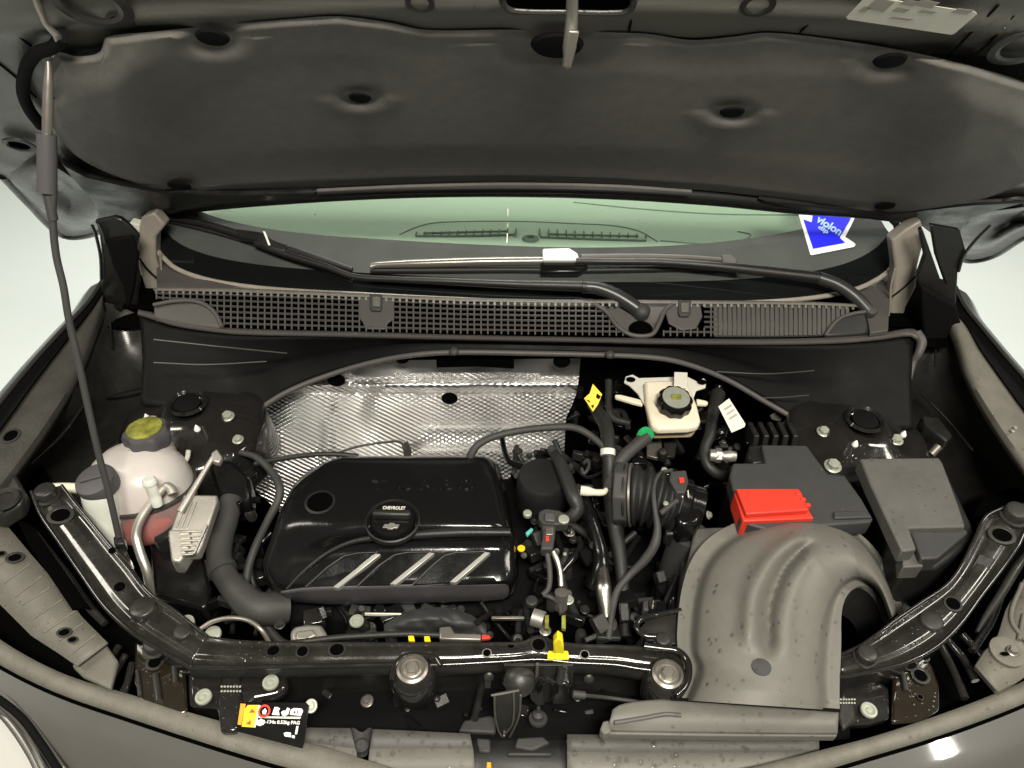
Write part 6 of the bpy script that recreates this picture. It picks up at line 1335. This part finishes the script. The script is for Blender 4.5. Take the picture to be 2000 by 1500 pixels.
# ================================================================== RAIN DROPS lying on the surfaces
hits = {}
def drops(targets, box, n, smin, smax, seed, poly=None):
    rr_ = random.Random(seed); vs = []; fs = []
    obs = []
    for t in targets:
        obs += [t] if t.type == 'MESH' else [q for q in t.children_recursive if q.type == 'MESH']
    trees = []
    for o in obs:
        if len(o.data.polygons) < 1: continue
        mw = W[o.name]; trees.append(BVHTree.FromPolygons([mw @ v.co for v in o.data.vertices], [tuple(p.vertices) for p in o.data.polygons]))
    m = DR
    for _ in range(n):
        px, py = rr_.uniform(box[0], box[2]), rr_.uniform(box[1], box[3]); r = ray(px, py); best = None
        for tr in trees:
            h = tr.ray_cast(CAM, r)
            if h[0] is not None and (best is None or h[3] < best[3]): best = h
        if best is None: continue
        nn = best[1] if best[1].dot(r) < 0 else -best[1]
        s = smin+(smax-smin)*rr_.random()**2.5
        M = frame(best[0]-nn*s*.15, nn, (rr_.uniform(-1, 1), rr_.uniform(-1, 1), .1))
        m.lathe([(s, 0), (s*.93, s*.22), (s*.66, s*.38), (s*.3, s*.44), (.0001, s*.45)], 10, M=M, sx=rr_.uniform(.8, 1.25))
DR = MB()
def kids(t, names): return [q for q in t.children_recursive if q.name.split('.')[0] in names]
drops([ad], (1310, 1000, 1760, 1440), 420, .0006, .0030, 1)
drops(kids(gcr, ['panel']), (1100, 1430, 1600, 1500), 150, .0010, .0040, 2)
drops(kids(gc, ['panel']), (560, 1425, 930, 1500), 90, .0010, .0036, 3)
drops(kids(fb, ['lid']), (1670, 890, 1900, 1090), 90, .0007, .0024, 4)
drops(kids(bat, ['battery_cover']), (1420, 860, 1720, 1020), 90, .0005, .0015, 5)
drops([armL, armR, beam], (60, 950, 2000, 1330), 500, .0005, .0018, 6)
drops(kids(fl, ['ledge'])+kids(gl, ['ledge']), (0, 590, 260, 1300), 150, .0006, .0022, 7)
drops(kids(fr, ['ledge'])+kids(gr, ['ledge']), (1850, 620, 2000, 1340), 130, .0006, .0026, 8)
drops(kids(bu, ['seal']), (0, 1240, 2000, 1500), 180, .0006, .0022, 9)
drops(kids(ws, ['frit_band', 'grey_band', 'clear_glass']), (320, 400, 1740, 590), 110, .0006, .0018, 10)
drops([q for q in wr.children if q.name.startswith('arm')], (1120, 500, 1720, 620), 160, .0006, .0016, 12)
drops(kids(hood, ['rear_seal', 'edge_hem']), (380, 360, 1780, 430), 190, .0006, .0019, 13)
drops(kids(hood, ['inner_panel']), (620, 0, 2000, 70), 60, .0006, .0018, 14)
drops(kids(cowl, ['front_lip', 'top_rail']), (280, 560, 1790, 670), 70, .0005, .0013, 15)
drops(kids(shell, ['strut_tower']), (1600, 790, 1790, 900), 40, .0006, .0018, 16)
wd = DR.out('rain_drops', M_['water'], None, smooth=80, recalc=False)
tag(wd, 'small clear rain drops scattered over the wet panels', kind='stuff')
# small round ceiling spot whose reflection shows on the wet bumper at the lower right
h_ = on(kids(bu, ['painted_skin'])[1], 1840, 1460)
if h_:
    r_ = ray(1840, 1460).normalized(); rf = (r_-h_[1]*2*r_.dot(h_[1])).normalized()
    k_ = (2.6-h_[0].z)/rf.z if rf.z > .05 else 2.0
    sp0 = h_[0]+rf*min(k_, 4)
    l = bpy.data.lights.new('ceiling_spot', 'AREA'); l.shape = 'DISK'; l.size = .10; l.energy = 6; l.color = (1, .95, .85)
    o = bpy.data.objects.new('ceiling_spot', l); C.objects.link(o); o.location = sp0
    o.rotation_euler = (h_[0]-sp0).to_track_quat('-Z', 'Y').to_euler(); print('SPOT', sp0, rf)
